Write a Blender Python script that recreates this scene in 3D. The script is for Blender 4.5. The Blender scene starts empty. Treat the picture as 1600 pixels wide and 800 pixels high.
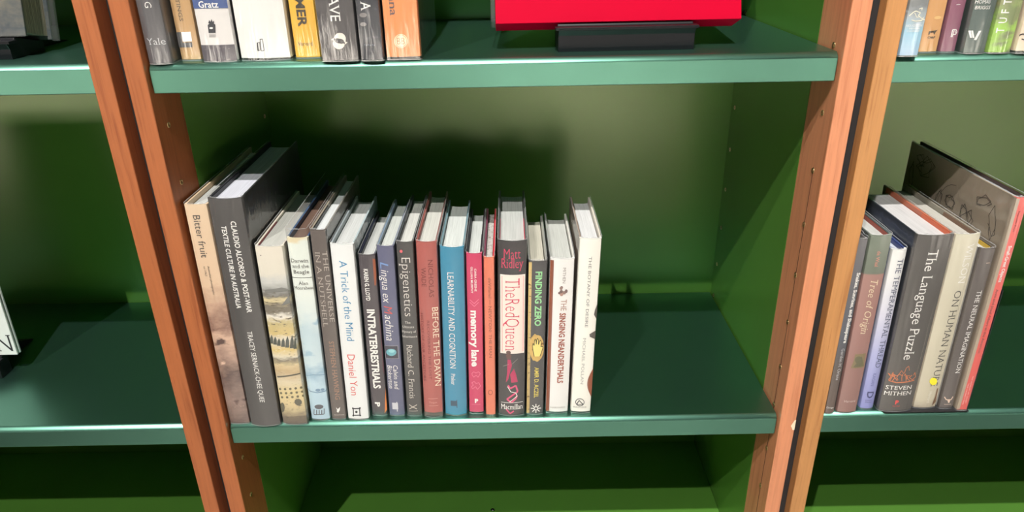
import bpy, bmesh, math, random
from mathutils import Vector, Matrix
random.seed(7)
scene = bpy.context.scene
COL = scene.collection

# ------------------------------------------------------------------ camera
CX, CY, CZ = 0.36395, -0.72124, 0.56752
PIT, YAW, ROL, F, PPY = -0.43108, -0.00225, 0.01915, 1113.638, 393.717
def cam_axes():
    cp, sp, cy, sy = math.cos(PIT), math.sin(PIT), math.cos(YAW), math.sin(YAW)
    fwd = Vector((sy * cp, cy * cp, sp)); right = Vector((cy, -sy, 0)); down = fwd.cross(right)
    c, s = math.cos(ROL), math.sin(ROL)
    return c * right + s * down, -s * right + c * down, fwd
RIGHT, DOWN, FWD = cam_axes()
CAMPOS = Vector((CX, CY, CZ))
cam = bpy.data.cameras.new('camera')
cam_ob = bpy.data.objects.new('camera', cam); COL.objects.link(cam_ob)
m = Matrix((RIGHT, -DOWN, -FWD)).transposed().to_4x4(); m.translation = CAMPOS
cam_ob.matrix_world = m
cam.sensor_width = 36.0; cam.lens = F / 1600 * 36.0
cam.shift_y = (PPY - 400) / 1600
cam.clip_start = 0.01
scene.camera = cam_ob
def ray(u, v): return RIGHT * ((u - 800) / F) + DOWN * ((v - PPY) / F) + FWD

# ------------------------------------------------------------------ light
scene.view_settings.view_transform = 'Standard'
scene.view_settings.look = 'None'
scene.view_settings.exposure = 0.0
scene.view_settings.gamma = 1.0
scene.view_settings.use_curve_mapping = False
world = bpy.data.worlds.new('world'); scene.world = world; world.use_nodes = True
world.node_tree.nodes['Background'].inputs[0].default_value = (1.0, 0.93, 0.84, 1)
world.node_tree.nodes['Background'].inputs[1].default_value = 0.02
def spot(name, loc, target, power, size, blend=0.5, radius=0.03, color=(1, 0.965, 0.92)):
    l = bpy.data.lights.new(name, 'SPOT'); l.energy = power; l.spot_size = math.radians(size)
    l.spot_blend = blend; l.shadow_soft_size = radius; l.color = color
    o = bpy.data.objects.new(name, l); COL.objects.link(o)
    o.location = loc
    o.rotation_euler = (Vector(target) - Vector(loc)).to_track_quat('-Z', 'Y').to_euler()
    return o
# ceiling track spots aimed at the bookcases
spot('room_or_added_spot', (-1.1, -3.05, 4.1), (0.35, 0.1, 0.15), 600, 34)
spot('room_or_added_spot', (0.22, -2.35, 4.1), (0.5, 0.1, 0.2), 1060, 40)
# added spots: bright floor pools to reflect in the back panels and shelf fronts
FZ = -0.42
spot('room_or_added_spot', (0.95, -3.6, 4.0), (0.92, -2.75, FZ), 42000, 14, 0.9)
spot('room_or_added_spot', (2.9, -2.6, 4.0), (2.8, -1.9, FZ), 9500, 36, 0.7)
spot('room_or_added_spot', (0.3, -2.2, 4.0), (0.3, -0.8, FZ), 1800, 24, 0.8)
spot('room_or_added_spot', (-2.9, -3.4, 4.0), (-2.9, -2.9, FZ), 30000, 28, 0.8)
for _x in (-2.6, 0.5, 3.6):
    spot('room_or_added_spot', (_x, -5.2, 4.0), (_x, -5.1, FZ), 47000, 36, 0.8)

# ------------------------------------------------------------------ helpers
def s2l(c):
    c = c / 255.0
    return c / 12.92 if c <= 0.04045 else ((c + 0.055) / 1.055) ** 2.4
def rgb(r, g, b): return (s2l(r), s2l(g), s2l(b), 1)
MATS = {}
def mat(name, col, rough=0.5, spec=0.5, metal=0.0, coat=0.0):
    if name in MATS: return MATS[name]
    mt = bpy.data.materials.new(name); mt.use_nodes = True
    b = mt.node_tree.nodes['Principled BSDF']
    b.inputs['Base Color'].default_value = col; b.inputs['Roughness'].default_value = rough
    b.inputs['Specular IOR Level'].default_value = spec; b.inputs['Metallic'].default_value = metal
    if coat:
        b.inputs['Coat Weight'].default_value = coat; b.inputs['Coat Roughness'].default_value = 0.12
    MATS[name] = mt
    return mt
class NT:
    def __init__(s, mt): s.t = mt.node_tree; s.b = s.t.nodes['Principled BSDF']
    def n(s, typ, **kw):
        nd = s.t.nodes.new(typ)
        for k, v in kw.items():
            if k in nd.inputs: nd.inputs[k].default_value = v
            else: setattr(nd, k, v)
        return nd
    def l(s, a, b): s.t.links.new(a, b)
def ramp(nt, stops, interp='LINEAR'):
    r = nt.n('ShaderNodeValToRGB'); cr = r.color_ramp; cr.interpolation = interp
    while len(cr.elements) > 1: cr.elements.remove(cr.elements[-1])
    cr.elements[0].position = stops[0][0]; cr.elements[0].color = stops[0][1]
    for p, c in stops[1:]:
        e = cr.elements.new(p); e.color = c
    return r
def coords(nt, scale):
    tc = nt.n('ShaderNodeTexCoord'); mp = nt.n('ShaderNodeMapping'); mp.inputs['Scale'].default_value = scale
    nt.l(tc.outputs['Object'], mp.inputs['Vector'])
    return tc, mp
def wood(name, c1, c2, rough=0.45):
    mt = mat(name, c1, rough); nt = NT(mt)
    tc, mp = coords(nt, (60, 60, 3.0))
    no = nt.n('ShaderNodeTexNoise', Scale=2.2, Detail=8.0, Roughness=0.62, Distortion=0.6)
    nt.l(mp.outputs[0], no.inputs['Vector'])
    tc2, mp2 = coords(nt, (420, 420, 14.0))
    no2 = nt.n('ShaderNodeTexNoise', Scale=1.0, Detail=3.0)
    nt.l(mp2.outputs[0], no2.inputs['Vector'])
    ad = nt.n('ShaderNodeMath', operation='MULTIPLY_ADD'); ad.inputs[1].default_value = 0.35
    nt.l(no2.outputs['Fac'], ad.inputs[0]); nt.l(no.outputs['Fac'], ad.inputs[2])
    r = ramp(nt, [(0.45, c2), (0.62, c1), (0.8, tuple(min(1, x * 1.12) for x in c1[:3]) + (1,)), (0.92, c2)])
    nt.l(ad.outputs[0], r.inputs[0]); nt.l(r.outputs[0], nt.b.inputs['Base Color'])
    bp = nt.n('ShaderNodeBump', Strength=0.12, Distance=0.0006)
    nt.l(no2.outputs['Fac'], bp.inputs['Height']); nt.l(bp.outputs[0], nt.b.inputs['Normal'])
    return mt
def paint(name, col, rough, spec, ior=1.5, tint=(1, 1, 1, 1), var=0.06):
    mt = mat(name, col, rough, spec); nt = NT(mt)
    nt.b.inputs['IOR'].default_value = ior; nt.b.inputs['Specular Tint'].default_value = tint
    tc, mp = coords(nt, (1, 1, 1))
    no = nt.n('ShaderNodeTexNoise', Scale=5.0, Detail=4.0); nt.l(mp.outputs[0], no.inputs['Vector'])
    r = ramp(nt, [(0.3, tuple(x * (1 - var) for x in col[:3]) + (1,)), (0.7, tuple(x * (1 + var) for x in col[:3]) + (1,))])
    nt.l(no.outputs['Fac'], r.inputs[0]); nt.l(r.outputs[0], nt.b.inputs['Base Color'])
    n2 = nt.n('ShaderNodeTexNoise', Scale=900.0, Detail=2.0); nt.l(mp.outputs[0], n2.inputs['Vector'])
    bp = nt.n('ShaderNodeBump', Strength=0.05, Distance=0.0003)
    nt.l(n2.outputs['Fac'], bp.inputs['Height']); nt.l(bp.outputs[0], nt.b.inputs['Normal'])
    return mt
def art(name, h, stops, noise=60, dist=0.06, speck=None, aniso=(1, 1, 1.6), rough=0.4):
    """printed picture: colour bands up the book (z / h) with a wavy noise, plus optional blotches (colour, scale, threshold)"""
    mt = mat(name, stops[0][1], rough); nt = NT(mt)
    tc, mp = coords(nt, aniso)
    no = nt.n('ShaderNodeTexNoise', Scale=float(noise), Detail=6.0, Roughness=0.6); nt.l(mp.outputs[0], no.inputs['Vector'])
    sx = nt.n('ShaderNodeSeparateXYZ'); nt.l(tc.outputs['Object'], sx.inputs[0])
    dv = nt.n('ShaderNodeMath', operation='DIVIDE'); dv.inputs[1].default_value = h; nt.l(sx.outputs['Z'], dv.inputs[0])
    sb = nt.n('ShaderNodeMath', operation='SUBTRACT'); sb.inputs[1].default_value = 0.5; nt.l(no.outputs['Fac'], sb.inputs[0])
    ma = nt.n('ShaderNodeMath', operation='MULTIPLY_ADD'); ma.inputs[1].default_value = dist
    nt.l(sb.outputs[0], ma.inputs[0]); nt.l(dv.outputs[0], ma.inputs[2])
    r = ramp(nt, stops); nt.l(ma.outputs[0], r.inputs[0])
    out = r.outputs[0]
    for (c, sc, th, z0, z1) in (speck or []):
        n2 = nt.n('ShaderNodeTexNoise', Scale=float(sc), Detail=3.0); nt.l(mp.outputs[0], n2.inputs['Vector'])
        r2 = ramp(nt, [(th, (0, 0, 0, 1)), (min(1, th + 0.08), (1, 1, 1, 1))]); nt.l(n2.outputs['Fac'], r2.inputs[0])
        r3 = ramp(nt, [(max(0, z0 - 0.02), (0, 0, 0, 1)), (z0, (1, 1, 1, 1)), (z1, (1, 1, 1, 1)), (min(1, z1 + 0.02), (0, 0, 0, 1))])
        nt.l(dv.outputs[0], r3.inputs[0])
        mu = nt.n('ShaderNodeMath', operation='MULTIPLY'); nt.l(r2.outputs[0], mu.inputs[0]); nt.l(r3.outputs[0], mu.inputs[1])
        mx = nt.n('ShaderNodeMix', data_type='RGBA'); nt.l(mu.outputs[0], mx.inputs[0]); nt.l(out, mx.inputs[6])
        mx.inputs[7].default_value = c; out = mx.outputs[2]
    nt.l(out, nt.b.inputs['Base Color'])
    return mt
def pages_mat(name, col, speck=False):
    if name in MATS: return MATS[name]
    mt = mat(name, col, 0.8, 0.2); nt = NT(mt)
    tc, mp = coords(nt, (2600, 18, 18))
    no = nt.n('ShaderNodeTexNoise', Scale=1.0, Detail=2.0); nt.l(mp.outputs[0], no.inputs['Vector'])
    r = ramp(nt, [(0.3, tuple(x * 0.72 for x in col[:3]) + (1,)), (0.6, col)])
    nt.l(no.outputs['Fac'], r.inputs[0]); out = r.outputs[0]
    if speck:
        tc2, mp2 = coords(nt, (1, 1, 1))
        n2 = nt.n('ShaderNodeTexNoise', Scale=480.0, Detail=2.0); nt.l(mp2.outputs[0], n2.inputs['Vector'])
        r2 = ramp(nt, [(0.56, (0, 0, 0, 1)), (0.64, (1, 1, 1, 1))]); nt.l(n2.outputs['Fac'], r2.inputs[0])
        mx = nt.n('ShaderNodeMix', data_type='RGBA'); nt.l(r2.outputs[0], mx.inputs[0]); nt.l(out, mx.inputs[6])
        mx.inputs[7].default_value = rgb(120, 105, 95); out = mx.outputs[2]
    nt.l(out, nt.b.inputs['Base Color'])
    bp = nt.n('ShaderNodeBump', Strength=0.3, Distance=0.0003)
    nt.l(no.outputs['Fac'], bp.inputs['Height']); nt.l(bp.outputs[0], nt.b.inputs['Normal'])
    return mt
def sleeve_mat():
    mt = bpy.data.materials.new('clear_plastic'); mt.use_nodes = True
    t = mt.node_tree; t.nodes.clear()
    def n(typ, **kw):
        nd = t.nodes.new(typ)
        for k, v in kw.items():
            if k in nd.inputs: nd.inputs[k].default_value = v
            else: setattr(nd, k, v)
        return nd
    out = n('ShaderNodeOutputMaterial'); tr = n('ShaderNodeBsdfTransparent'); gl = n('ShaderNodeBsdfGlossy', Roughness=0.1)
    df = n('ShaderNodeBsdfDiffuse'); df.inputs['Color'].default_value = (0.85, 0.87, 0.88, 1)
    tc = n('ShaderNodeTexCoord'); mp = n('ShaderNodeMapping'); mp.inputs['Scale'].default_value = (130, 30, 6)
    no = n('ShaderNodeTexNoise', Scale=1.0, Detail=3.0, Roughness=0.5, Distortion=0.5)
    bp = n('ShaderNodeBump', Strength=0.9, Distance=0.0032)
    fr = n('ShaderNodeMath', operation='MULTIPLY_ADD'); lw = n('ShaderNodeLayerWeight', Blend=0.5); pw = n('ShaderNodeMath', operation='POWER'); mx = n('ShaderNodeMixShader'); mx2 = n('ShaderNodeMixShader')
    mx2.inputs[0].default_value = 0.03
    pw.inputs[1].default_value = 4.0; fr.inputs[1].default_value = 0.6; fr.inputs[2].default_value = 0.085
    t.links.new(lw.outputs['Facing'], pw.inputs[0]); t.links.new(pw.outputs[0], fr.inputs[0]); t.links.new(bp.outputs[0], lw.inputs['Normal'])
    oi = n('ShaderNodeObjectInfo')
    va = n('ShaderNodeVectorMath', operation='ADD')
    sc = n('ShaderNodeVectorMath', operation='SCALE'); sc.inputs['Scale'].default_value = 9.0
    cb = n('ShaderNodeCombineXYZ'); t.links.new(oi.outputs['Random'], cb.inputs[0]); t.links.new(oi.outputs['Random'], cb.inputs[2])
    t.links.new(cb.outputs[0], sc.inputs[0])
    t.links.new(tc.outputs['Object'], mp.inputs['Vector']); t.links.new(mp.outputs[0], va.inputs[0]); t.links.new(sc.outputs[0], va.inputs[1])
    t.links.new(va.outputs[0], no.inputs['Vector'])
    t.links.new(no.outputs['Fac'], bp.inputs['Height']); t.links.new(bp.outputs[0], gl.inputs['Normal'])
    t.links.new(fr.outputs[0], mx.inputs[0]); t.links.new(tr.outputs[0], mx.inputs[1]); t.links.new(gl.outputs[0], mx.inputs[2])
    t.links.new(mx.outputs[0], mx2.inputs[1]); t.links.new(df.outputs[0], mx2.inputs[2]); t.links.new(mx2.outputs[0], out.inputs[0])
    return mt
def link(name, me, parent=None, mts=None):
    o = bpy.data.objects.new(name, me); COL.objects.link(o)
    if parent: o.parent = parent
    for mt in (mts if isinstance(mts, (list, tuple)) else [mts] if mts else []): me.materials.append(mt)
    return o
def tag(o, label=None, cat=None, group=None, kind=None):
    if label: o['label'] = label
    if cat: o['category'] = cat
    if group: o['group'] = group
    if kind: o['kind'] = kind
    return o
def empty(name, loc=(0, 0, 0)):
    o = bpy.data.objects.new(name, None); COL.objects.link(o); o.location = loc; o.empty_display_size = 0.02
    return o
def box_me(name, a, b, bevel=0.0, seg=2):
    bm = bmesh.new(); bmesh.ops.create_cube(bm, size=1)
    for v in bm.verts:
        v.co = Vector([(a[i] + b[i]) / 2 + v.co[i] * (b[i] - a[i]) for i in range(3)])
    if bevel: bmesh.ops.bevel(bm, geom=bm.edges[:], offset=bevel, segments=seg, profile=0.5, affect='EDGES')
    me = bpy.data.meshes.new(name); bm.to_mesh(me); bm.free()
    return me
def poly_extrude_x(name, pts, x0, x1, bevel=0.0):
    n = len(pts); vs = [(x0, y, z) for y, z in pts] + [(x1, y, z) for y, z in pts]
    fs = [tuple(range(n)), tuple(range(2 * n - 1, n - 1, -1))] + [(i, i + n, (i + 1) % n + n, (i + 1) % n) for i in range(n)]
    me = bpy.data.meshes.new(name); me.from_pydata(vs, [], fs)
    bm = bmesh.new(); bm.from_mesh(me); bmesh.ops.recalc_face_normals(bm, faces=bm.faces[:])
    if bevel: bmesh.ops.bevel(bm, geom=bm.edges[:], offset=bevel, segments=2, profile=0.5, affect='EDGES')
    bm.to_mesh(me); bm.free()
    return me
def smooth(me):
    for p in me.polygons: p.use_smooth = True

# ------------------------------------------------------------------ materials
GREEN = paint('green_panel_paint', (0.084, 0.22, 0.033, 1), 0.27, 1.0, 1.5, (0.9, 1, 0.66, 1))
TEAL = paint('teal_shelf_paint', (0.145, 0.345, 0.262, 1), 0.36, 0.5)
TEAL.node_tree.nodes['Principled BSDF'].inputs['Metallic'].default_value = 0.98
WOOD_A = wood('cherry_wood', rgb(160, 92, 52), rgb(134, 70, 36))
WOOD_B = wood('pink_cherry_wood', rgb(206, 136, 98), rgb(188, 116, 80))
WOOD_C = wood('honey_wood', rgb(186, 132, 80), rgb(158, 102, 56))
BLACK = mat('black_filler', rgb(34, 34, 36), 0.55)
BRASS = mat('brass', (0.62, 0.45, 0.22, 1), 0.3, metal=1.0)
HOLE = mat('socket_bore', rgb(18, 12, 8), 0.9)
STANDM = mat('black_plastic', rgb(20, 20, 24), 0.4, 0.25)
SLEEVE = sleeve_mat()
EDGE = bpy.data.materials.new('folded_plastic_edge'); EDGE.use_nodes = True
_t = EDGE.node_tree; _t.nodes.clear()
_o = _t.nodes.new('ShaderNodeOutputMaterial'); _a = _t.nodes.new('ShaderNodeBsdfTransparent'); _d = _t.nodes.new('ShaderNodeBsdfDiffuse'); _g = _t.nodes.new('ShaderNodeBsdfGlossy')
_d.inputs['Color'].default_value = (0.9, 0.92, 0.93, 1); _g.inputs['Roughness'].default_value = 0.25
_m = _t.nodes.new('ShaderNodeMixShader'); _m.inputs[0].default_value = 0.3; _n = _t.nodes.new('ShaderNodeMixShader'); _n.inputs[0].default_value = 0.2
_t.links.new(_a.outputs[0], _m.inputs[1]); _t.links.new(_d.outputs[0], _m.inputs[2]); _t.links.new(_m.outputs[0], _n.inputs[1]); _t.links.new(_g.outputs[0], _n.inputs[2]); _t.links.new(_n.outputs[0], _o.inputs[0])

# ------------------------------------------------------------------ structure
W, S, GL, GR, G, DW, D = 0.69448, 0.01997, 0.01438, 0.01357, 0.006, 0.0672, 0.338
H, T, HB = 0.446, 0.0288, -0.316
TOPZ = 1.40
fl = link('floor', box_me('floor', (-7, -9, FZ - 0.05), (8, D + 0.05, FZ)), None, None); tag(fl, kind='structure')
flm = mat('floor_boards', rgb(122, 118, 112), 0.6, 0.2); nt = NT(flm)
tc, mp = coords(nt, (8, 0.8, 1)); no = nt.n('ShaderNodeTexNoise', Scale=3.0, Detail=6.0); nt.l(mp.outputs[0], no.inputs['Vector'])
r_ = ramp(nt, [(0.35, rgb(112, 108, 102)), (0.65, rgb(130, 126, 120))]); nt.l(no.outputs['Fac'], r_.inputs[0]); nt.l(r_.outputs[0], nt.b.inputs['Base Color'])
fl.data.materials.append(flm)
wl = link('wall_back', box_me('wall_back', (-7, D + 0.05, FZ), (8, D + 0.15, 4.25)), None, mat('wall_paint', rgb(205, 200, 190), 0.8)); tag(wl, kind='structure')

cl_ = link('ceiling', box_me('ceiling', (-7, -9, 4.25), (8, D + 0.15, 4.3)), None, mat('ceiling_paint', rgb(92, 90, 86), 0.8)); tag(cl_, kind='structure')

def socket_mesh():
    bm = bmesh.new(); n = 14; r0, r1, dp = 0.0019, 0.0031, 0.0007
    ri = []
    for rr, xx in ((r1, 0.0), (r1 * 0.93, dp), (r0, dp * 0.8), (r0, -0.004)):
        ri.append([bm.verts.new((xx, rr * math.cos(2 * math.pi * k / n), rr * math.sin(2 * math.pi * k / n))) for k in range(n)])
    for a, b in zip(ri, ri[1:]):
        for k in range(n): bm.faces.new((a[k], a[(k + 1) % n], b[(k + 1) % n], b[k]))
    f = bm.faces.new(ri[-1]); f.material_index = 1
    me = bpy.data.meshes.new('pin_socket'); bm.to_mesh(me); bm.free()
    me.materials.append(BRASS); me.materials.append(HOLE); smooth(me)
    return me
SOCK = socket_mesh()
def bookcase(xl, wl_, wr_, label):
    """xl = inner left edge of the bay"""
    root = empty('bookcase', (xl, 0, FZ))
    tag(root, label, 'bookcase', 'bookcases standing side by side')
    zf = lambda z: z - FZ
    for side, x0, wd in ((0, -S, wl_), (1, W, wr_)):
        link('wooden_stile', box_me('stile', (x0, 0, 0), (x0 + S, DW, zf(TOPZ)), 0.0012), root, wd)
        link('side_panel', box_me('side_panel', (x0, DW, 0), (x0 + S, D + 0.012, zf(TOPZ))), root, GREEN)
    link('back_panel', box_me('back_panel', (0, D, 0), (W, D + 0.012, zf(TOPZ))), root, GREEN)
    link('bottom_board', box_me('bottom_board', (0, G + 0.004, zf(HB) - 0.022), (W, D, zf(HB)), 0.001), root, GREEN)
    link('plinth', box_me('plinth', (0, 0.03, 0), (W, 0.05, zf(HB) - 0.022)), root, GREEN)
    link('top_board', box_me('top_board', (0, G, zf(TOPZ) - 0.025), (W, D, zf(TOPZ))), root, GREEN)
    for side, x0 in ((0, 0.0), (1, W)):
        for yy in (0.0254, 0.321):
            for k in range(-3, 12):
                z = -0.004 + 0.064 * k
                if abs(z - H + 0.01) < 0.02: z = H + 0.004
                if abs(z - 0) < 0.01: z = 0.0025
                o = link('pin_socket', SOCK, root)
                o.location = (x0, yy, zf(z))
                if side: o.rotation_euler = (0, 0, math.pi)
    return root
OFFR = W + S + GR + S
OFFL = -(W + 2 * S + GL)
bc = bookcase(0, WOOD_A, WOOD_B, 'green painted bookcase with wooden stiles holding the long row of seventeen upright books')
bl = bookcase(OFFL, WOOD_A, WOOD_A, 'green painted bookcase whose shelves carry books displayed on black stands only')
br = bookcase(OFFR, WOOD_C, WOOD_C, 'green painted bookcase with honey coloured stiles holding the red spined art book')
link('glue_seam', box_me('glue_seam', (W - 0.0003, 0.0245, 0.12), (W + 0.001, 0.0251, 0.74)), bc, mat('seam_dark', rgb(60, 26, 12), 0.8))
# screw in the bottom board
bm = bmesh.new(); bmesh.ops.create_uvsphere(bm, u_segments=12, v_segments=8, radius=0.0034)
for v in bm.verts: v.co.z = max(-0.0005, v.co.z * 0.55)
me = bpy.data.meshes.new('screw_head'); bm.to_mesh(me); bm.free(); smooth(me)
o = link('screw_head', me, bc, mat('screw_steel', rgb(90, 100, 92), 0.3, metal=1.0)); o.location = (0.3218, 0.176, HB - FZ)
# chipped paint on the right stile edge
bm = bmesh.new()
pts = [(-0.0052, 0.000), (-0.0015, 0.009), (0.0002, 0.0095), (0.0002, -0.006), (-0.0022, -0.0065), (-0.0034, -0.003)]
bm.faces.new([bm.verts.new((a, 0, b)) for a, b in pts])
me = bpy.data.meshes.new('chip'); bm.to_mesh(me); bm.free()
o = link('chip', me, bc, mat('bare_wood', rgb(240, 220, 190), 0.7)); o.location = (W + S - 0.0006, -0.0004, -0.012 - FZ)
for x0, x1, yf, lb in ((-S - GL, -S, 0.024, 'black filler strip recessed between two reddish brown wooden stiles'),
                   (W + S, W + S + GR, 0.014, 'black filler strip recessed between a pinkish stile and a honey coloured stile')):
    f = link('filler_strip', box_me('filler', (x0 + 0.0004, yf, 0), (x1 - 0.0004, 0.06, TOPZ - FZ)), None, BLACK)
    f.location = (0, 0, FZ); tag(f, lb, 'trim strip')

def shelf(xl, z, th, label):
    e = 0.0018
    bm = bmesh.new(); bmesh.ops.create_cube(bm, size=1)
    a = (e, G, -th); b = (W - e, D - 0.0006, 0)
    for v in bm.verts: v.co = Vector([(a[i] + b[i]) / 2 + v.co[i] * (b[i] - a[i]) for i in range(3)])
    ed = [q for q in bm.edges if all(abs(v.co.y - G) < 1e-6 and abs(v.co.z) < 1e-6 for v in q.verts)]
    bmesh.ops.bevel(bm, geom=ed, offset=0.0058, segments=4, profile=0.34, affect='EDGES')
    ed = [q for q in bm.edges if q.is_manifold and q.calc_face_angle(0) > 1.0]
    bmesh.ops.bevel(bm, geom=ed, offset=0.0008, segments=2, profile=0.5, affect='EDGES')
    me = bpy.data.meshes.new('shelf'); bm.to_mesh(me); bm.free()
    for p in me.polygons: p.use_smooth = abs(p.normal.y) < 0.99 and abs(p.normal.z) < 0.99 and abs(p.normal.x) < 0.99
    o = link('shelf', me, None, TEAL); o.location = (xl, 0, z)
    return tag(o, label, 'shelf', 'teal bookcase shelves')
shelf(0, 0, T, 'teal shelf carrying the long row of upright books, middle bookcase')
shelf(0, H, T, 'teal shelf carrying the red book on a black stand')
shelf(0, H + 0.455, T, 'teal shelf above the red book in the middle bookcase')
shelf(OFFL, 0, T, 'teal shelf carrying the pale book with large black capitals on its cover')
shelf(OFFL, H + 0.002, T + 0.001, 'teal shelf carrying the thick grey plastic wrapped book on a black stand')
shelf(OFFL, H + 0.455, T, 'teal shelf above the thick grey plastic wrapped book')
shelf(OFFR, 0.001, T, 'teal shelf carrying the book with a coral red spine')
shelf(OFFR, H - 0.005, T - 0.002, 'teal shelf carrying the row that starts with the blue watercolour spine')
shelf(OFFR, H + 0.455, T, 'teal shelf above the row that starts with the blue watercolour spine')

# ------------------------------------------------------------------ lettering
CAP = 0.682
_txt = {}
def text_polys(body, serif, bold, slant):
    key = (body, serif, bold, slant)
    if key in _txt: return _txt[key]
    cu = bpy.data.curves.new('t', 'FONT'); cu.body = body; cu.resolution_u = 2
    cu.offset = bold; cu.shear = slant
    ob = bpy.data.objects.new('t', cu)
    me = bpy.data.meshes.new_from_object(ob)
    vs = [(v.co.x, v.co.y) for v in me.vertices]; fs = [tuple(p.vertices) for p in me.polygons]
    if serif:
        cnt = {}
        for p in me.polygons:
            for k in p.edge_keys: cnt[k] = cnt.get(k, 0) + 1
        adj = {}
        for (a, b), c in cnt.items():
            if c == 1: adj.setdefault(a, []).append(b); adj.setdefault(b, []).append(a)
        for (a, b), c in cnt.items():
            if c != 1 or len(adj[a]) != 2 or len(adj[b]) != 2: continue
            A, B = vs[a], vs[b]
            dx, dy = B[0] - A[0], B[1] - A[1]; L_ = math.hypot(dx, dy)
            if not 0.03 < L_ < 0.17 or abs(dy) > 0.25 * L_: continue
            pa = [q for q in adj[a] if q != b][0]; pb = [q for q in adj[b] if q != a][0]
            ua = (vs[pa][0] - A[0], vs[pa][1] - A[1]); ub = (vs[pb][0] - B[0], vs[pb][1] - B[1])
            la, lb = math.hypot(*ua), math.hypot(*ub)
            if la < 0.06 or lb < 0.06: continue
            if abs(ua[1]) < 0.8 * la or abs(ub[1]) < 0.8 * lb or ua[1] * ub[1] < 0: continue
            up = 1 if ua[1] > 0 else -1
            ex = 0.055; hh = 0.034 * up
            xm0, xm1 = min(A[0], B[0]) - ex, max(A[0], B[0]) + ex; y0 = (A[1] + B[1]) / 2
            i = len(vs); vs += [(xm0, y0), (xm1, y0), (xm1, y0 + hh), (xm0, y0 + hh)]; fs.append((i, i + 1, i + 2, i + 3))
    bpy.data.meshes.remove(me); bpy.data.objects.remove(ob); bpy.data.curves.remove(cu)
    _txt[key] = (vs, fs)
    return vs, fs

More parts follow.
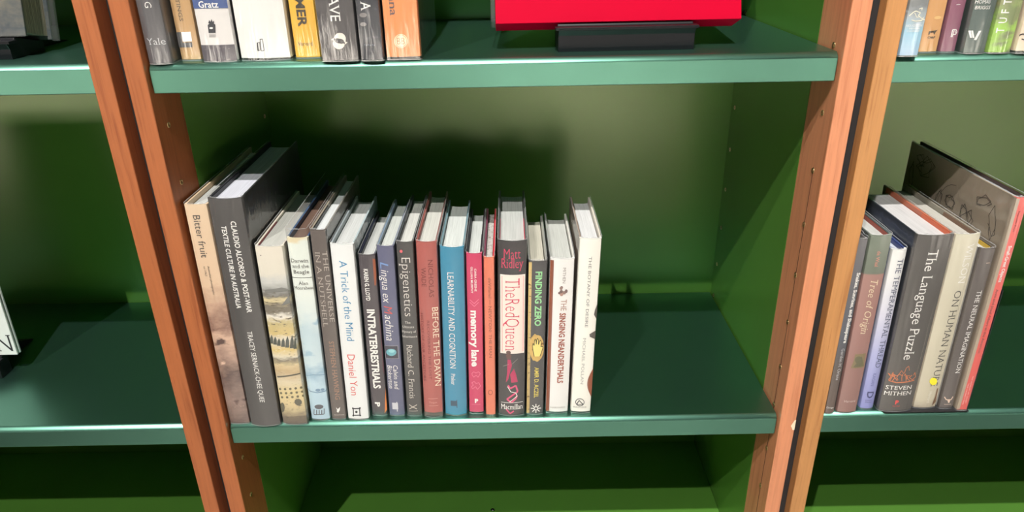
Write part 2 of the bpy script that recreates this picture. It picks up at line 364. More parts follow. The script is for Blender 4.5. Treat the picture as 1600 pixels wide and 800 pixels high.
# ------------------------------------------------------------------ books
TB = 0.0022
def us_path(w, d, bulge, off):
    """outer outline of a case seen from above: left board back edge -> spine -> right board back edge (offset outward by off)"""
    p = [(-off, d), (-off, 0.016), (-off + 0.0006, 0.0105), (-off, 0.005)]
    c = 0.0022
    p += [(-off + 0.0002, c - off * 0.5)]
    n = 10
    for i in range(n + 1):
        t = i / n
        x = 0.0009 + (w - 0.0018) * t
        p.append((x, 0.0002 - bulge * (1 - (2 * t - 1) ** 2) - off))
    p += [(w + off - 0.0002, c - off * 0.5), (w + off, 0.005), (w + off - 0.0006, 0.0105), (w + off, 0.016), (w + off, d)]
    return p
class Book:
    pass
def spine_y(b, x):
    t = min(1, max(0, x / b.w)); return 0.0002 - b.bulge * (1 - (2 * t - 1) ** 2)
PAGE = rgb(206, 208, 204)
def make_book(x0, x1, y, zb, h, d, lean, label, group, spine, left=None, right=None, bulge=0.002, page=None, flapL=None, flapR=None,
              sleeve=True, jz=0.0015, name='hardback_book', speck=False, jtop=None, pagetop=0.006, corner=3):
    b = Book(); b.w = (x1 - x0) - 0.0014; b.h = h - 0.0015; b.bulge = bulge; b.y = y; b.d = d
    w = b.w; hj = jtop or b.h
    root = empty(name); a = lean / h
    px = w if lean > 0 else 0.0
    piv = Vector((px, 0, 0))
    root.matrix_world = Matrix.Translation(Vector((x0 + 0.0007 + px, y, zb))) @ Matrix.Rotation(a, 4, 'Y') @ Matrix.Translation(-piv)
    b.root = root; b.mw = root.matrix_world.copy(); b.inv = b.mw.inverted()
    tag(root, label, 'book', group)
    # ---- case / jacket
    out = us_path(w, d, bulge, 0.0)
    inn = [(TB, d), (TB, 0.016), (TB, 0.0105), (TB, 0.0052), (TB + 0.0004, 0.0036)]
    n = 10
    for i in range(n + 1):
        t = i / n; inn.append((TB + 0.0006 + (w - 2 * TB - 0.0012) * t, 0.0024 - bulge * (1 - (2 * t - 1) ** 2)))
    inn += [(w - TB - 0.0004, 0.0036), (w - TB, 0.0052), (w - TB, 0.0105), (w - TB, 0.016), (w - TB, d)]
    N = len(out); vs = []
    for z in (jz, hj):
        vs += [(x, yy, z) for x, yy in out] + [(x, yy, z) for x, yy in inn]
    fs, mi = [], []
    for i in range(N - 1):
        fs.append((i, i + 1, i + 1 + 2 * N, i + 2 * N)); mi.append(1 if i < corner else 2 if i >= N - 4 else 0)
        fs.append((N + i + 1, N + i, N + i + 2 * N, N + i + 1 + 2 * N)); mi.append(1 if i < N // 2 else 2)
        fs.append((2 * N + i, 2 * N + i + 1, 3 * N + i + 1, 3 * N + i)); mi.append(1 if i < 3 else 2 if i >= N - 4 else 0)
        fs.append((i + 1, i, N + i, N + i + 1)); mi.append(0)
    fs += [(0, 2 * N, 3 * N, N), (N - 1, 2 * N - 1, 4 * N - 1, 3 * N - 1)]; mi += [1, 2]
    me = bpy.data.meshes.new('dust_jacket'); me.from_pydata(vs, [], fs)
    bmm = bmesh.new(); bmm.from_mesh(me); bmesh.ops.recalc_face_normals(bmm, faces=bmm.faces[:])
    for q in bmm.edges: q.smooth = q.calc_face_angle(0) < 0.6
    bmm.to_mesh(me); bmm.free()
    for p, k in zip(me.polygons, mi): p.material_index = k
    for p in me.polygons: p.use_smooth = abs(p.normal.z) < 0.5
    b.jacket = link('dust_jacket', me, root, [spine, left or spine, right or spine])
    # ---- page block: rounded at the spine, hollow at the fore edge
    z0, z1 = 0.004, b.h - pagetop
    if jtop: z1 = jtop - pagetop
    xa, xb = TB + 0.0008, w - TB - 0.0008
    pv = []; n = 8
    ring = [(xa + (xb - xa) * i / n, 0.0032 - bulge * 0.9 * (1 - (2 * i / n - 1) ** 2)) for i in range(n + 1)]
    ring += [(xb - (xb - xa) * i / n, d - 0.0065 - min(0.004, 0.6 * bulge + 0.0006) * (1 - (2 * i / n - 1) ** 2)) for i in range(n + 1)]
    k = len(ring)
    pv = [(x, yy, z0) for x, yy in ring] + [(x, yy, z1) for x, yy in ring]
    pf = [tuple(range(k - 1, -1, -1)), tuple(range(k, 2 * k))] + [(i, (i + 1) % k, (i + 1) % k + k, i + k) for i in range(k)]
    me = bpy.data.meshes.new('page_block'); me.from_pydata(pv, [], pf)
    pc = tuple(c * 0.85 for c in (page or PAGE)[:3]) + (1,)
    link('page_block', me, root, pages_mat('pages_%d_%d_%d_%d' % tuple([int(255 * c) for c in pc[:3]] + [speck]), pc, speck))
    for fm, xs in ((flapL, (TB + 0.0001, TB + 0.0007)), (flapR, (w - TB - 0.0007, w - TB - 0.0001))):
        if fm:
            link('jacket_flap', box_me('flap', (xs[0], 0.007, 0.004), (xs[1], d * 0.42, hj - 0.0012)), root, fm)
    # ---- plastic sleeve
    if sleeve:
        p = us_path(w, d - 0.001, bulge + 0.0002, 0.00045)
        zs = [0.0002, 0.0011, 0.2 * b.h, 0.4 * b.h, 0.6 * b.h, 0.8 * b.h, b.h - 0.001, b.h + 0.0015, b.h + 0.0024]
        vs = []
        for j, z in enumerate(zs):
            for i, (x, yy) in enumerate(p):
                zz = z
                if j == len(zs) - 1: zz += random.uniform(-0.0007, 0.0007)
                vs.append((x, yy, zz))
        k = len(p)
        fs = [(j * k + i, j * k + i + 1, (j + 1) * k + i + 1, (j + 1) * k + i) for j in range(len(zs) - 1) for i in range(k - 1)]
        ne = len(fs)
        # folded-over inner hem along the two boards and a rim on the top edge
        base = len(vs); lj = (len(zs) - 1) * k
        for i, (x, yy) in enumerate(p):
            cx = 0.0007 if x < w * 0.3 and i < 5 else (-0.0007 if i > k - 6 else 0.0)
            dy = 0.0007 if 5 <= i <= k - 6 else 0.0
            vs.append((x + cx, yy + dy, vs[lj + i][2] - 0.0002))
        fs += [(lj + i, lj + i + 1, base + i + 1, base + i) for i in range(k - 1)]
        me = bpy.data.meshes.new('plastic_sleeve'); me.from_pydata(vs, [], fs); smooth(me)
        bmm = bmesh.new(); bmm.from_mesh(me)
        for q in bmm.edges: q.smooth = q.calc_face_angle(0) < 0.6
        bmm.to_mesh(me); bmm.free()
        for q in range(len(me.polygons)):
            if q >= ne - (k - 1) or q < k - 1: me.polygons[q].material_index = 1
        so = link('plastic_sleeve', me, root, [SLEEVE, EDGE])
        so['label'] = 'clear crinkled plastic sleeve'
    return b
def L(b, u, v):
    """photo pixel -> (x, z) on the spine plane of a book"""
    r = ray(u, v); p = CAMPOS + r * ((b.y - b.bulge * 0.6 - CAMPOS.y) / r.y)
    q = b.inv @ p
    return q.x, q.z
def put(b, name, vs, fs, mt, lift=0.0003, label=None, z_off=0.0):
    me = bpy.data.meshes.new(name)
    cl = lambda x: min(max(x, 0.0004), b.w - 0.0004)
    me.from_pydata([(cl(x), 0.0, min(max(z, 0.001), b.h - 0.0005)) for x, z in vs], [], fs)
    bmm = bmesh.new(); bmm.from_mesh(me)
    if b.bulge > 0.0009:                       # slice the print so that it follows the rounded spine
        xa = min(v.co.x for v in bmm.verts); xb = max(v.co.x for v in bmm.verts); k = 0.002
        x = xa + k
        while x < xb - 0.0005:
            bmesh.ops.bisect_plane(bmm, geom=bmm.verts[:] + bmm.edges[:] + bmm.faces[:], plane_co=(x, 0, 0), plane_no=(1, 0, 0), dist=1e-7)
            x += k
    for v in bmm.verts: v.co.y = spine_y(b, v.co.x) - lift
    bmm.to_mesh(me); bmm.free()
    o = link(name, me, b.jacket, mt)
    if label: o['label'] = label
    return o
def ink(r, g, b_): return mat('ink_%d_%d_%d' % (r, g, b_), rgb(r, g, b_), 0.5, 0.3)
def text(b, body, p0, p1, hpx, col, serif=False, bold=0.0, slant=0.0, name='title_lettering', direction='down', lift=0.0003):
    vs, fs = text_polys(body, serif, bold, slant)
    x0, z0 = L(b, *p0); x1, z1 = L(b, *p1)
    mx = min(v[0] for v in vs); Mx = max(v[0] for v in vs)
    ppm = abs(L(b, p0[0] + 1, p0[1])[0] - x0)
    s = hpx * ppm / CAP
    out = []
    if direction in ('down', 'up'):
        ln = abs(z1 - z0); xc = (x0 + x1) / 2; k = ln / (Mx - mx)
        for a, c in vs:
            t = (a - mx) * k
            if direction == 'down': out.append((xc + (c - CAP / 2) * s, max(z0, z1) - t))
            else: out.append((xc - (c - CAP / 2) * s, min(z0, z1) + t))
    else:   # across: p0 = left middle, p1 = right middle
        zc = (z0 + z1) / 2; k = abs(x1 - x0) / (Mx - mx)
        for a, c in vs: out.append((min(x0, x1) + (a - mx) * k, zc + (c - CAP / 2) * s * 1.12))
    return put(b, name, out, fs, col, lift)
def across(b, body, c, wpx, hpx, col, **kw):
    return text(b, body, (c[0] - wpx / 2, c[1]), (c[0] + wpx / 2, c[1]), hpx, col, direction='across', **kw)
def rect(b, c, wpx, hpx, col, name='publisher_mark', lift=0.0002, n=8, clampx=True):
    xa, z0 = L(b, c[0] - wpx / 2, c[1]); xb, _ = L(b, c[0] + wpx / 2, c[1])
    _, zt = L(b, c[0], c[1] - hpx / 2); _, zl = L(b, c[0], c[1] + hpx / 2)
    if clampx: xa, xb = max(xa, 0.0006), min(xb, b.w - 0.0006)
    vs, fs = [], []
    for i in range(n + 1):
        x = xa + (xb - xa) * i / n; vs += [(x, zl), (x, zt)]
    fs = [(2 * i, 2 * i + 2, 2 * i + 3, 2 * i + 1) for i in range(n)]
    return put(b, name, vs, fs, col, lift)
def poly(b, pts, col, name='publisher_mark', lift=0.0003):
    """list of polygons in photo pixels"""
    vs, fs = [], []
    for pl in pts:
        i = len(vs); vs += [L(b, *p) for p in pl]; fs.append(tuple(range(i, i + len(pl))))
    return put(b, name, vs, fs, col, lift)
def circ(c, rx, ry=None, n=18, a0=0, a1=2 * math.pi, rot=0):
    ry = ry or rx; o = []
    for k in range(n):
        t = a0 + (a1 - a0) * k / n; x, y = rx * math.cos(t), ry * math.sin(t)
        o.append((c[0] + x * math.cos(rot) - y * math.sin(rot), c[1] + x * math.sin(rot) + y * math.cos(rot)))
    return o
def stroke(pts, wd, closed=False):
    """thin ribbon quads along a polyline (pixels)"""
    o = []; q = list(pts) + ([pts[0]] if closed else [])
    for a, c in zip(q, q[1:]):
        dx, dy = c[0] - a[0], c[1] - a[1]; l = math.hypot(dx, dy) or 1
        nx, ny = -dy / l * wd / 2, dx / l * wd / 2
        o.append([(a[0] + nx, a[1] + ny), (c[0] + nx, c[1] + ny), (c[0] - nx, c[1] - ny), (a[0] - nx, a[1] - ny)])
    return o
def plain(r, g, b_, rough=0.42): return mat('jacket_%d_%d_%d' % (r, g, b_), rgb(r, g, b_), rough)
WHITE = ink(240, 238, 232)
DKINK = ink(45, 45, 48)

GM = 'upright books on the middle bookcase shelf below the red book'
# ---- 1 sepia photograph spine
m_ = art('sepia_photo', 0.295, [(0.0, rgb(100, 80, 72)), (0.12, rgb(150, 124, 112)), (0.24, rgb(96, 74, 66)), (0.33, rgb(172, 140, 122)), (0.42, rgb(214, 178, 152)), (0.5, rgb(140, 104, 88)), (0.58, rgb(196, 160, 134)), (0.68, rgb(222, 192, 160)), (1.0, rgb(226, 200, 168))],
         38, 0.28, [(rgb(86, 60, 52), 45, 0.6, 0.1, 0.5), (rgb(224, 190, 164), 60, 0.66, 0.02, 0.4)])
b1 = make_book(0.001, 0.0282, 0.009, 0, 0.297, 0.221, 0.003, 'tall cream hardback with a sepia photograph on the lower spine, against the wooden stile', GM, m_, bulge=0.0012)
text(b1, 'Bitter fruit', (307, 336), (320, 402.5), 11.2, ink(92, 84, 78))
text(b1, 'Australian photographs', (325.5, 415.5), (335, 460), 3.2, ink(110, 98, 88), name='subtitle_lettering')
text(b1, 'to 1963', (319.5, 416), (322.5, 431), 3.2, ink(110, 98, 88), name='subtitle_lettering')
# ---- 2 tall charcoal
m_ = plain(76, 73, 71)
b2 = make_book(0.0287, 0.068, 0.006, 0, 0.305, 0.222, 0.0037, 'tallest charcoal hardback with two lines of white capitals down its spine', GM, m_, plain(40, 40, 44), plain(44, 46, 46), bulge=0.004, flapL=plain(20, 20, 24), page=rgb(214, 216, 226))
text(b2, 'CLAUDIO ALCORSO & POST-WAR', (364.5, 345), (390.5, 487.5), 7.8, WHITE, bold=0.02, slant=0.1)
text(b2, 'TEXTILE CULTURE IN AUSTRALIA', (349.5, 352.5), (374.5, 481), 7.8, WHITE, bold=0.02, slant=0.1)
text(b2, 'TRACEY SERNACK-CHEE QUEE', (390, 517), (411, 627.5), 7.6, WHITE, slant=0.1, name='author_lettering')
# ---- 3 landscape painting
m_ = art('painted_landscape', 0.246, [(0.0, rgb(96, 86, 72)), (0.05, rgb(120, 106, 86)), (0.09, rgb(200, 182, 138)), (0.14, rgb(220, 200, 150)), (0.2, rgb(226, 206, 150)), (0.26, rgb(222, 208, 176)), (0.32, rgb(198, 172, 130)), (0.36, rgb(216, 196, 150)),
    (0.39, rgb(126, 118, 100)), (0.41, rgb(226, 216, 190)), (0.45, rgb(220, 194, 120)), (0.5, rgb(228, 222, 208)), (0.54, rgb(214, 190, 126)), (0.6, rgb(200, 184, 132)), (0.63, rgb(238, 232, 220)), (0.655, rgb(128, 120, 104)), (0.69, rgb(120, 112, 98)), (0.72, rgb(222, 206, 160)), (0.745, rgb(118, 114, 106)), (0.77, rgb(160, 160, 154)), (0.82, rgb(206, 206, 200)), (0.86, rgb(226, 220, 204)), (1.0, rgb(230, 222, 206))],
    70, 0.07, [(rgb(92, 84, 70), 90, 0.6, 0.0, 0.12), (rgb(108, 98, 78), 120, 0.58, 0.5, 0.76), (rgb(236, 228, 208), 160, 0.63, 0.36, 0.66), (rgb(120, 108, 84), 230, 0.64, 0.1, 0.5)], (1, 1, 2.6))
b3 = make_book(0.069, 0.1019, 0.006, 0, 0.2465, 0.182, 0.0049, 'hardback with a painted landscape of fields and dark trees wrapping its spine', GM, m_, bulge=0.002, flapL=plain(120, 40, 46), flapR=plain(150, 80, 88), page=rgb(200, 200, 192), sleeve=True, pagetop=0.003)
tr = []
for i, (u, hh) in enumerate([(424, 14), (430, 13), (436, 12), (442.5, 14), (449, 18), (456, 20), (461.5, 19)]):
    yb = 537 + i * 1.4
    tr.append([(u - 3, yb), (u + 3, yb), (u + 2.6, yb - hh * 0.6), (u + 0.4, yb - hh), (u - 2.2, yb - hh * 0.6)])
poly(b3, tr, ink(82, 86, 76), 'printed_trees')
bu = []
for r in range(3):
    for c in range(5): bu.append(circ((437.5 + c * 8.2 + r * 1.6, 608 + r * 6.4 - c * 0.5), 2.1, 1.9, 8))
poly(b3, bu, ink(112, 104, 78), 'printed_bushes')
for _q in (circ((466, 628), 6, 5, 10, rot=0.5), circ((441, 637), 4, 8, 10), [(432, 588), (476, 583), (474, 585), (434, 590)]): poly(b3, [_q], ink(98, 94, 76), 'printed_bush')
poly(b3, [[(440, 477), (455, 462), (459, 466), (459, 474)], [(413, 453), (440, 449), (455, 452), (456, 455), (414, 457)]], ink(126, 126, 120), 'printed_hills')
poly(b3, [circ((407.5, 399), 0.9, 0.9, 8)], DKINK, 'ink_spot')
# ---- 4 pale blue sea picture
m_ = art('sea_picture', 0.252, [(0.0, rgb(180, 208, 222)), (0.14, rgb(190, 216, 228)), (0.22, rgb(196, 220, 230)), (0.28, rgb(158, 190, 208)), (0.33, rgb(206, 224, 228)), (0.5, rgb(196, 216, 222)), (0.6, rgb(222, 232, 228)), (0.75, rgb(232, 238, 230)), (0.97, rgb(228, 234, 224)), (1.0, rgb(226, 212, 176))],
         30, 0.2, [(rgb(170, 200, 214), 55, 0.6, 0.25, 0.6)])
b4 = make_book(0.1026, 0.1284, 0.0145, 0, 0.2625, 0.199, 0.0057, 'pale blue hardback with a watery sea picture and a torn jacket top', GM, m_, plain(70, 92, 124), plain(60, 90, 130), bulge=0.0022, page=rgb(116, 92, 80), jtop=0.2515)
DG = ink(92, 90, 86)
across(b4, 'Darwin', (468, 407), 27, 5.6, DG, serif=True); across(b4, 'and the', (469.4, 415.6), 25.5, 5.6, DG, serif=True); across(b4, 'Beagle', (470.8, 424.4), 24, 5.6, DG, serif=True)
rect(b4, (472.5, 433.5), 33, 0.8, DG, 'rule_line')
across(b4, 'Alan', (474, 442), 15, 5.2, DG, serif=True, name='author_lettering'); across(b4, 'Moorehead', (475, 449.5), 31, 5.2, DG, serif=True, name='author_lettering')
poly(b4, stroke([(476, 606), (484, 611), (496, 613), (509, 611), (511, 607)], 1.4) + [circ((497, 609), 4, 2.2, 10), circ((504, 608.5), 3, 2, 10)] + stroke([(476, 587), (490, 585), (508, 586)], 0.8), ink(128, 158, 182), 'printed_boat')
poly(b4, stroke([(491, 639), (490.5, 647.5), (506.5, 646.5), (506.5, 638)], 1.1) + [circ((498.5, 635), 7, 3.6, 12)] + stroke([(495, 640), (495, 647)], 1.4) + stroke([(499, 640), (499, 647)], 1.4) + stroke([(503, 640), (503, 647)], 1.4), ink(96, 98, 104))
# ---- 5 slim brown
m_ = plain(102, 92, 86)
b5 = make_book(0.1288, 0.1487, 0.014, 0, 0.262, 0.192, 0.0068, 'slim grey brown hardback with thin spaced capitals and bronze author name', GM, m_, plain(150, 140, 126), plain(110, 100, 90), bulge=0.001, flapL=plain(18, 18, 20), page=rgb(226, 230, 230))
LT = ink(196, 186, 174)
text(b5, 'THE UNIVERSE', (507.5, 392), (519, 503), 7.6, LT, serif=True, bold=-0.015)
text(b5, 'IN A NUTSHELL', (496, 393.5), (509, 511), 7.6, LT, serif=True, bold=-0.015)
text(b5, 'STEPHEN HAWKING', (518, 533), (527.5, 624), 7.6, ink(170, 132, 108), serif=True, name='author_lettering')
poly(b5, [[(525, 636), (528, 639), (531.5, 635.5), (531, 640.5), (528.5, 644.5), (526, 642.5), (527, 640.5)]], WHITE)
across(b5, 'BANTAM', (530, 648), 15, 2.0, LT, name='publisher_lettering')
# ---- 6 white with blue title
m_ = plain(236, 238, 236)
b6 = make_book(0.1494, 0.178, 0.0135, 0, 0.2445, 0.157, 0.0066, 'white hardback with a thin blue title and coral red author name', GM, m_, plain(168, 178, 182), plain(170, 186, 190), bulge=0.002, page=rgb(214, 216, 214))
text(b6, 'A Trick of the Mind', (536, 407), (548, 532), 12, ink(52, 138, 182), bold=-0.005)
text(b6, 'Daniel Yon', (549, 553.5), (554, 617), 11.6, ink(222, 92, 82), bold=-0.005, name='author_lettering')
poly(b6, stroke([(552, 638), (562, 637.5), (562.5, 648), (552.5, 648.5)], 1.6, True) + [circ((557, 643), 2, 2, 8)] + [circ(c, 1.5, 1.5, 6) for c in ((551.5, 637.5), (562.5, 637), (563, 648.5), (552, 649))], DKINK)
# ---- 7 dark with orange edge
m_ = plain(76, 68, 72)
b7 = make_book(0.1788, 0.2003, 0.0205, 0, 0.2275, 0.138, 0.006, 'short dark hardback with bold white condensed capitals and an orange flame edge', GM, m_, plain(40, 44, 60), plain(60, 66, 84), bulge=0.0015, flapL=plain(22, 26, 40))
text(b7, 'KAREN G. LLOYD', (571.5, 420), (575.5, 469.5), 6.4, WHITE, bold=0.03, name='author_lettering')
text(b7, 'INTRATERRESTRIALS', (578.5, 483), (590, 606.6), 11.2, WHITE, bold=0.035)
poly(b7, [[(582, 404), (586, 405), (588, 430), (587.5, 446), (585, 446), (583.5, 425)]], ink(150, 84, 58), 'printed_flame')
poly(b7, [[(602, 610), (604.5, 606), (605.5, 640), (601, 646), (601.5, 625)]], ink(214, 128, 72), 'printed_flame')
poly(b7, [[(593, 500), (597, 470), (600, 530), (601, 585), (598.5, 580)]], ink(104, 72, 78), 'printed_flame')
text(b7, 'P', (589, 628), (591, 635), 7, WHITE, bold=0.05, name='publisher_mark')
# ---- 8 slate blue
m_ = plain(98, 100, 128)
b8 = make_book(0.201, 0.2226, 0.0195, 0, 0.2385, 0.152, 0.0061, 'slate blue hardback with slanted white lettering and a small teal spine picture', GM, m_, plain(120, 138, 156), plain(110, 120, 140), bulge=0.0016, page=rgb(212, 216, 210))
text(b8, 'L', (600, 409.5), (600.8, 420), 12.6, ink(124, 158, 208), slant=0.2)
text(b8, 'ingua ex', (601.2, 421.5), (605, 473), 12.6, WHITE, slant=0.2, bold=-0.005)
text(b8, 'M', (606, 478), (607, 490.5), 12.6, ink(212, 96, 92), slant=0.2)
text(b8, 'achina', (607.3, 492), (610, 532), 12.6, WHITE, slant=0.2, bold=-0.005)
rect(b8, (612, 550), 21, 20.5, ink(150, 150, 156), 'spine_picture', 0.00022); rect(b8, (612, 550), 19.5, 19, ink(66, 64, 76), 'spine_picture', 0.00032)
poly(b8, [circ((611.5, 550), 8, 5.6, 20)], ink(110, 176, 186), 'spine_picture', 0.00042)
poly(b8, [circ((612, 548), 5, 2.6, 14)], ink(150, 208, 212), 'spine_picture', 0.00052)
text(b8, 'Calvin and', (617.5, 570.5), (620.5, 608), 7, WHITE, slant=0.2, name='author_lettering')
text(b8, 'Bickerton', (608.5, 570.5), (611.5, 606.5), 7, WHITE, slant=0.2, name='author_lettering')
rect(b8, (617.5, 634), 9, 10, ink(206, 206, 212)); rect(b8, (620.5, 635), 1.3, 15, ink(206, 206, 212))
# ---- 9 charcoal serif
m_ = plain(72, 70, 68)
b9 = make_book(0.2236, 0.2449, 0.0185, 0, 0.2435, 0.155, 0.0064, 'dark charcoal hardback with tall white serif title and a red dot at its head', GM, m_, plain(70, 74, 78), plain(80, 84, 86), bulge=0.0016, flapL=plain(16, 16, 18), page=rgb(218, 218, 212))
poly(b9, [circ((626.8, 392.5), 2.4, 2.4, 12)], ink(226, 110, 116), 'red_dot')
text(b9, 'Epigenetics', (633.8, 402.5), (639.5, 494), 13.8, ink(232, 226, 218), serif=True, bold=-0.015)
for s_, c, w_ in (('The', (637, 503.5), 9), ('Ultimate', (638, 510.5), 18), ('Mystery of', (639, 518), 22), ('Inheritance', (640, 525.5), 23)):
    across(b9, s_, c, w_, 3.6, ink(214, 208, 200), serif=True, name='subtitle_lettering')
text(b9, 'Richard C. Francis', (640, 538.5), (644.5, 622), 9, ink(222, 214, 204), serif=True, bold=-0.01, name='author_lettering')
poly(b9, stroke([(639.5, 632), (645, 635.5), (651.5, 632)], 1.2) + stroke([(639.5, 639), (645, 635.5), (651.5, 638.5)], 1.2) + stroke([(639, 642), (653, 641.5)], 0.6), LT)
# ---- 10 terracotta
m_ = plain(178, 92, 84)
b10 = make_book(0.2459, 0.2717, 0.0163, 0, 0.2445, 0.167, 0.0067, 'terracotta red hardback with cream capitals and a dark band at its foot', GM, m_, plain(150, 90, 84), plain(130, 90, 86), bulge=0.0026, flapL=plain(120, 60, 56), page=rgb(216, 216, 208), jz=0.0075)
me = box_me('case_foot', (0.0004, -0.0006, 0.0008), (b10.w - 0.0004, 0.012, 0.0074), 0.0004); link('cloth_case', me, b10.root, plain(92, 84, 76))
DR = ink(128, 58, 54)
text(b10, 'NICHOLAS', (672, 405), (675, 464), 7.4, DR, serif=True, name='author_lettering'); text(b10, 'WADE', (661, 417.5), (663, 447.5), 7.4, DR, serif=True, name='author_lettering')
text(b10, 'BEFORE THE DAWN', (678.5, 480), (685.5, 603), 9, ink(240, 218, 192), serif=True)
text(b10, 'RECOVERING THE LOST', (668.5, 500), (673.5, 592), 3.8, DR, serif=True, name='subtitle_lettering'); text(b10, 'HISTORY OF OUR ANCESTORS', (658.5, 489), (664.5, 595), 3.8, DR, serif=True, name='subtitle_lettering')
poly(b10, stroke([(669, 622.5), (684, 622)], 0.7) + stroke([(670, 633.5), (685, 633)], 0.7), ink(214, 150, 136)); across(b10, 'Penguin', (677, 628), 12, 3.2, ink(214, 150, 136), name='publisher_lettering')
# ---- 11 teal blue
m_ = plain(56, 142, 174)
b11 = make_book(0.2722, 0.302, 0.0195, 0, 0.236, 0.151, 0.0067, 'bright teal blue hardback with one line of white serif capitals', GM, m_, plain(120, 150, 158), plain(100, 130, 140), bulge=0.0034, page=rgb(222, 226, 222))
text(b11, 'LEARNABILITY AND COGNITION', (702.5, 424.5), (709, 575), 9.6, WHITE, serif=True, bold=-0.005)
text(b11, 'Pinker', (707.8, 583), (708.8, 600.5), 6.2, WHITE, serif=True, name='author_lettering')
rect(b11, (709, 629.4), 9.5, 8, ink(58, 82, 100)); rect(b11, (714, 630), 1.2, 12, ink(58, 82, 100))
# ---- 12 magenta
m_ = plain(206, 52, 98)
b12 = make_book(0.3029, 0.3233, 0.0205, 0, 0.2265, 0.14, 0.0056, 'slim magenta pink hardback with bold white lowercase title and heart outlines', GM, m_, plain(60, 62, 66), plain(50, 46, 50), bulge=0.0012, flapL=plain(20, 20, 24), flapR=plain(24, 22, 26), page=rgb(216, 220, 216), jz=0.003)
text(b12, 'CIARA GREENE', (742.2, 419.5), (743.6, 455), 3.2, WHITE, bold=0.01, name='author_lettering'); text(b12, 'GILLIAN MURPHY', (736.5, 416.5), (738, 458), 3.2, WHITE, bold=0.01, name='author_lettering')
text(b12, 'memory lane', (740.6, 485), (743.2, 572.5), 11, WHITE, bold=0.035)
PK = ink(232, 120, 150)
poly(b12, stroke([(734, 468), (741, 474), (748, 467.5)], 1) + stroke([(734, 472), (741, 478.5), (748, 472)], 1), PK, 'heart_outline')
poly(b12, stroke([(737, 584), (740, 580.5), (743.6, 582.5), (747.5, 580.5), (750.5, 583.5), (747, 589), (744, 586), (740, 589)], 1, True), PK, 'heart_outline')
poly(b12, stroke([(737, 598), (741, 595.5), (744, 599), (748, 597.5), (751, 603), (746, 608), (743, 603.5), (738.5, 607.5), (736.5, 604), (740, 601.5)], 1, True), PK, 'heart_outline')
across(b12, 'P', (744.7, 626), 5.5, 6, WHITE, bold=0.06, name='publisher_mark'); rect(b12, (744, 631.6), 14, 0.7, PK)
# ---- 13 slim orange
m_ = plain(228, 124, 92)
b13 = make_book(0.3242, 0.3385, 0.0165, 0, 0.223, 0.155, 0.0045, 'very slim salmon orange book with faint brown lettering', GM, m_, plain(120, 60, 80), plain(196, 60, 70), bulge=0.0006, page=rgb(206, 204, 198), speck=True)
BR = ink(158, 84, 62)
text(b13, 'deVillamil', (765.2, 434), (765.4, 466), 4.6, BR, slant=0.15, name='author_lettering'); text(b13, 'NEWTON: THE MAN', (765.6, 478), (766.6, 559), 4.6, BR, serif=True)
poly(b13, stroke(circ((766.3, 613), 3.2, 3.6, 12), 0.9, True) + stroke([(765.4, 468), (765.6, 476)], 0.8), BR)
# ---- 14 black and cream with pink
m_ = plain(62, 58, 58)
b14 = make_book(0.3402, 0.3752, 0.017, 0, 0.2435, 0.166, 0.0053, 'thick black hardback with a cream title panel and tall pink lettering', GM, m_, plain(90, 92, 92), plain(92, 92, 90), bulge=0.0034, flapR=plain(200, 50, 80), flapL=plain(160, 60, 80))
PKT = ink(224, 66, 104)
across(b14, 'Matt', (800, 396), 27, 15, PKT, serif=True, bold=-0.01, name='author_lettering'); across(b14, 'Ridley', (800.5, 411), 35, 14.6, PKT, serif=True, bold=-0.01, name='author_lettering')
rect(b14, (800.8, 490.3), 38, 123, ink(246, 230, 218), 'title_panel', 0.00025)
fr = []
for (a, c) in (((784.3, 431), (784.8, 549.5)), ((818.2, 431), (817.2, 549.5))): fr += stroke([a, c], 0.7)
poly(b14, fr, ink(226, 110, 120), 'panel_frame', 0.0004)
text(b14, 'TheRedQueen', (801.2, 434.5), (800.0, 547), 23, ink(214, 46, 84), serif=True, bold=-0.018, lift=0.0005)
poly(b14, [circ((794.5, 550), 3.8, 3.2, 10), [(790, 553), (799.5, 553), (798.5, 560), (792, 560)]], ink(104, 74, 66), 'printed_crown', 0.0005)
poly(b14, [[(793, 561), (798, 561), (800, 570), (797, 580), (794, 592), (790.5, 597), (792.5, 580)], [(797, 584), (803, 575), (806, 583), (809, 596), (799, 597)]], ink(186, 42, 90), 'printed_figure')
rb = [(794, 601), (797, 606), (806, 601.5), (809, 611), (800, 617), (792, 623), (799, 628), (806, 622), (808, 617)]
poly(b14, stroke(rb, 2.4), ink(226, 84, 128), 'printed_ribbon', 0.0004)
poly(b14, stroke([(793, 603), (798, 611), (806, 613), (808, 618), (796, 627)], 1.0), WHITE, 'printed_ribbon', 0.0005)
poly(b14, stroke([(791, 638.5), (797, 645), (803, 641)], 2.0), ink(226, 84, 128), 'printed_ribbon', 0.0004)
poly(b14, stroke([(800, 568), (809, 560)], 0.6) + stroke([(786, 572), (796, 568)], 0.6), ink(150, 140, 136), 'printed_figure')
across(b14, 'Macmillan', (799.8, 634.5), 34, 8.5, WHITE, serif=True, bold=-0.005, name='publisher_lettering', lift=0.0006)
poly(b14, stroke([(783, 628.3), (817, 627.8)], 0.6), WHITE, 'publisher_mark', 0.0006)
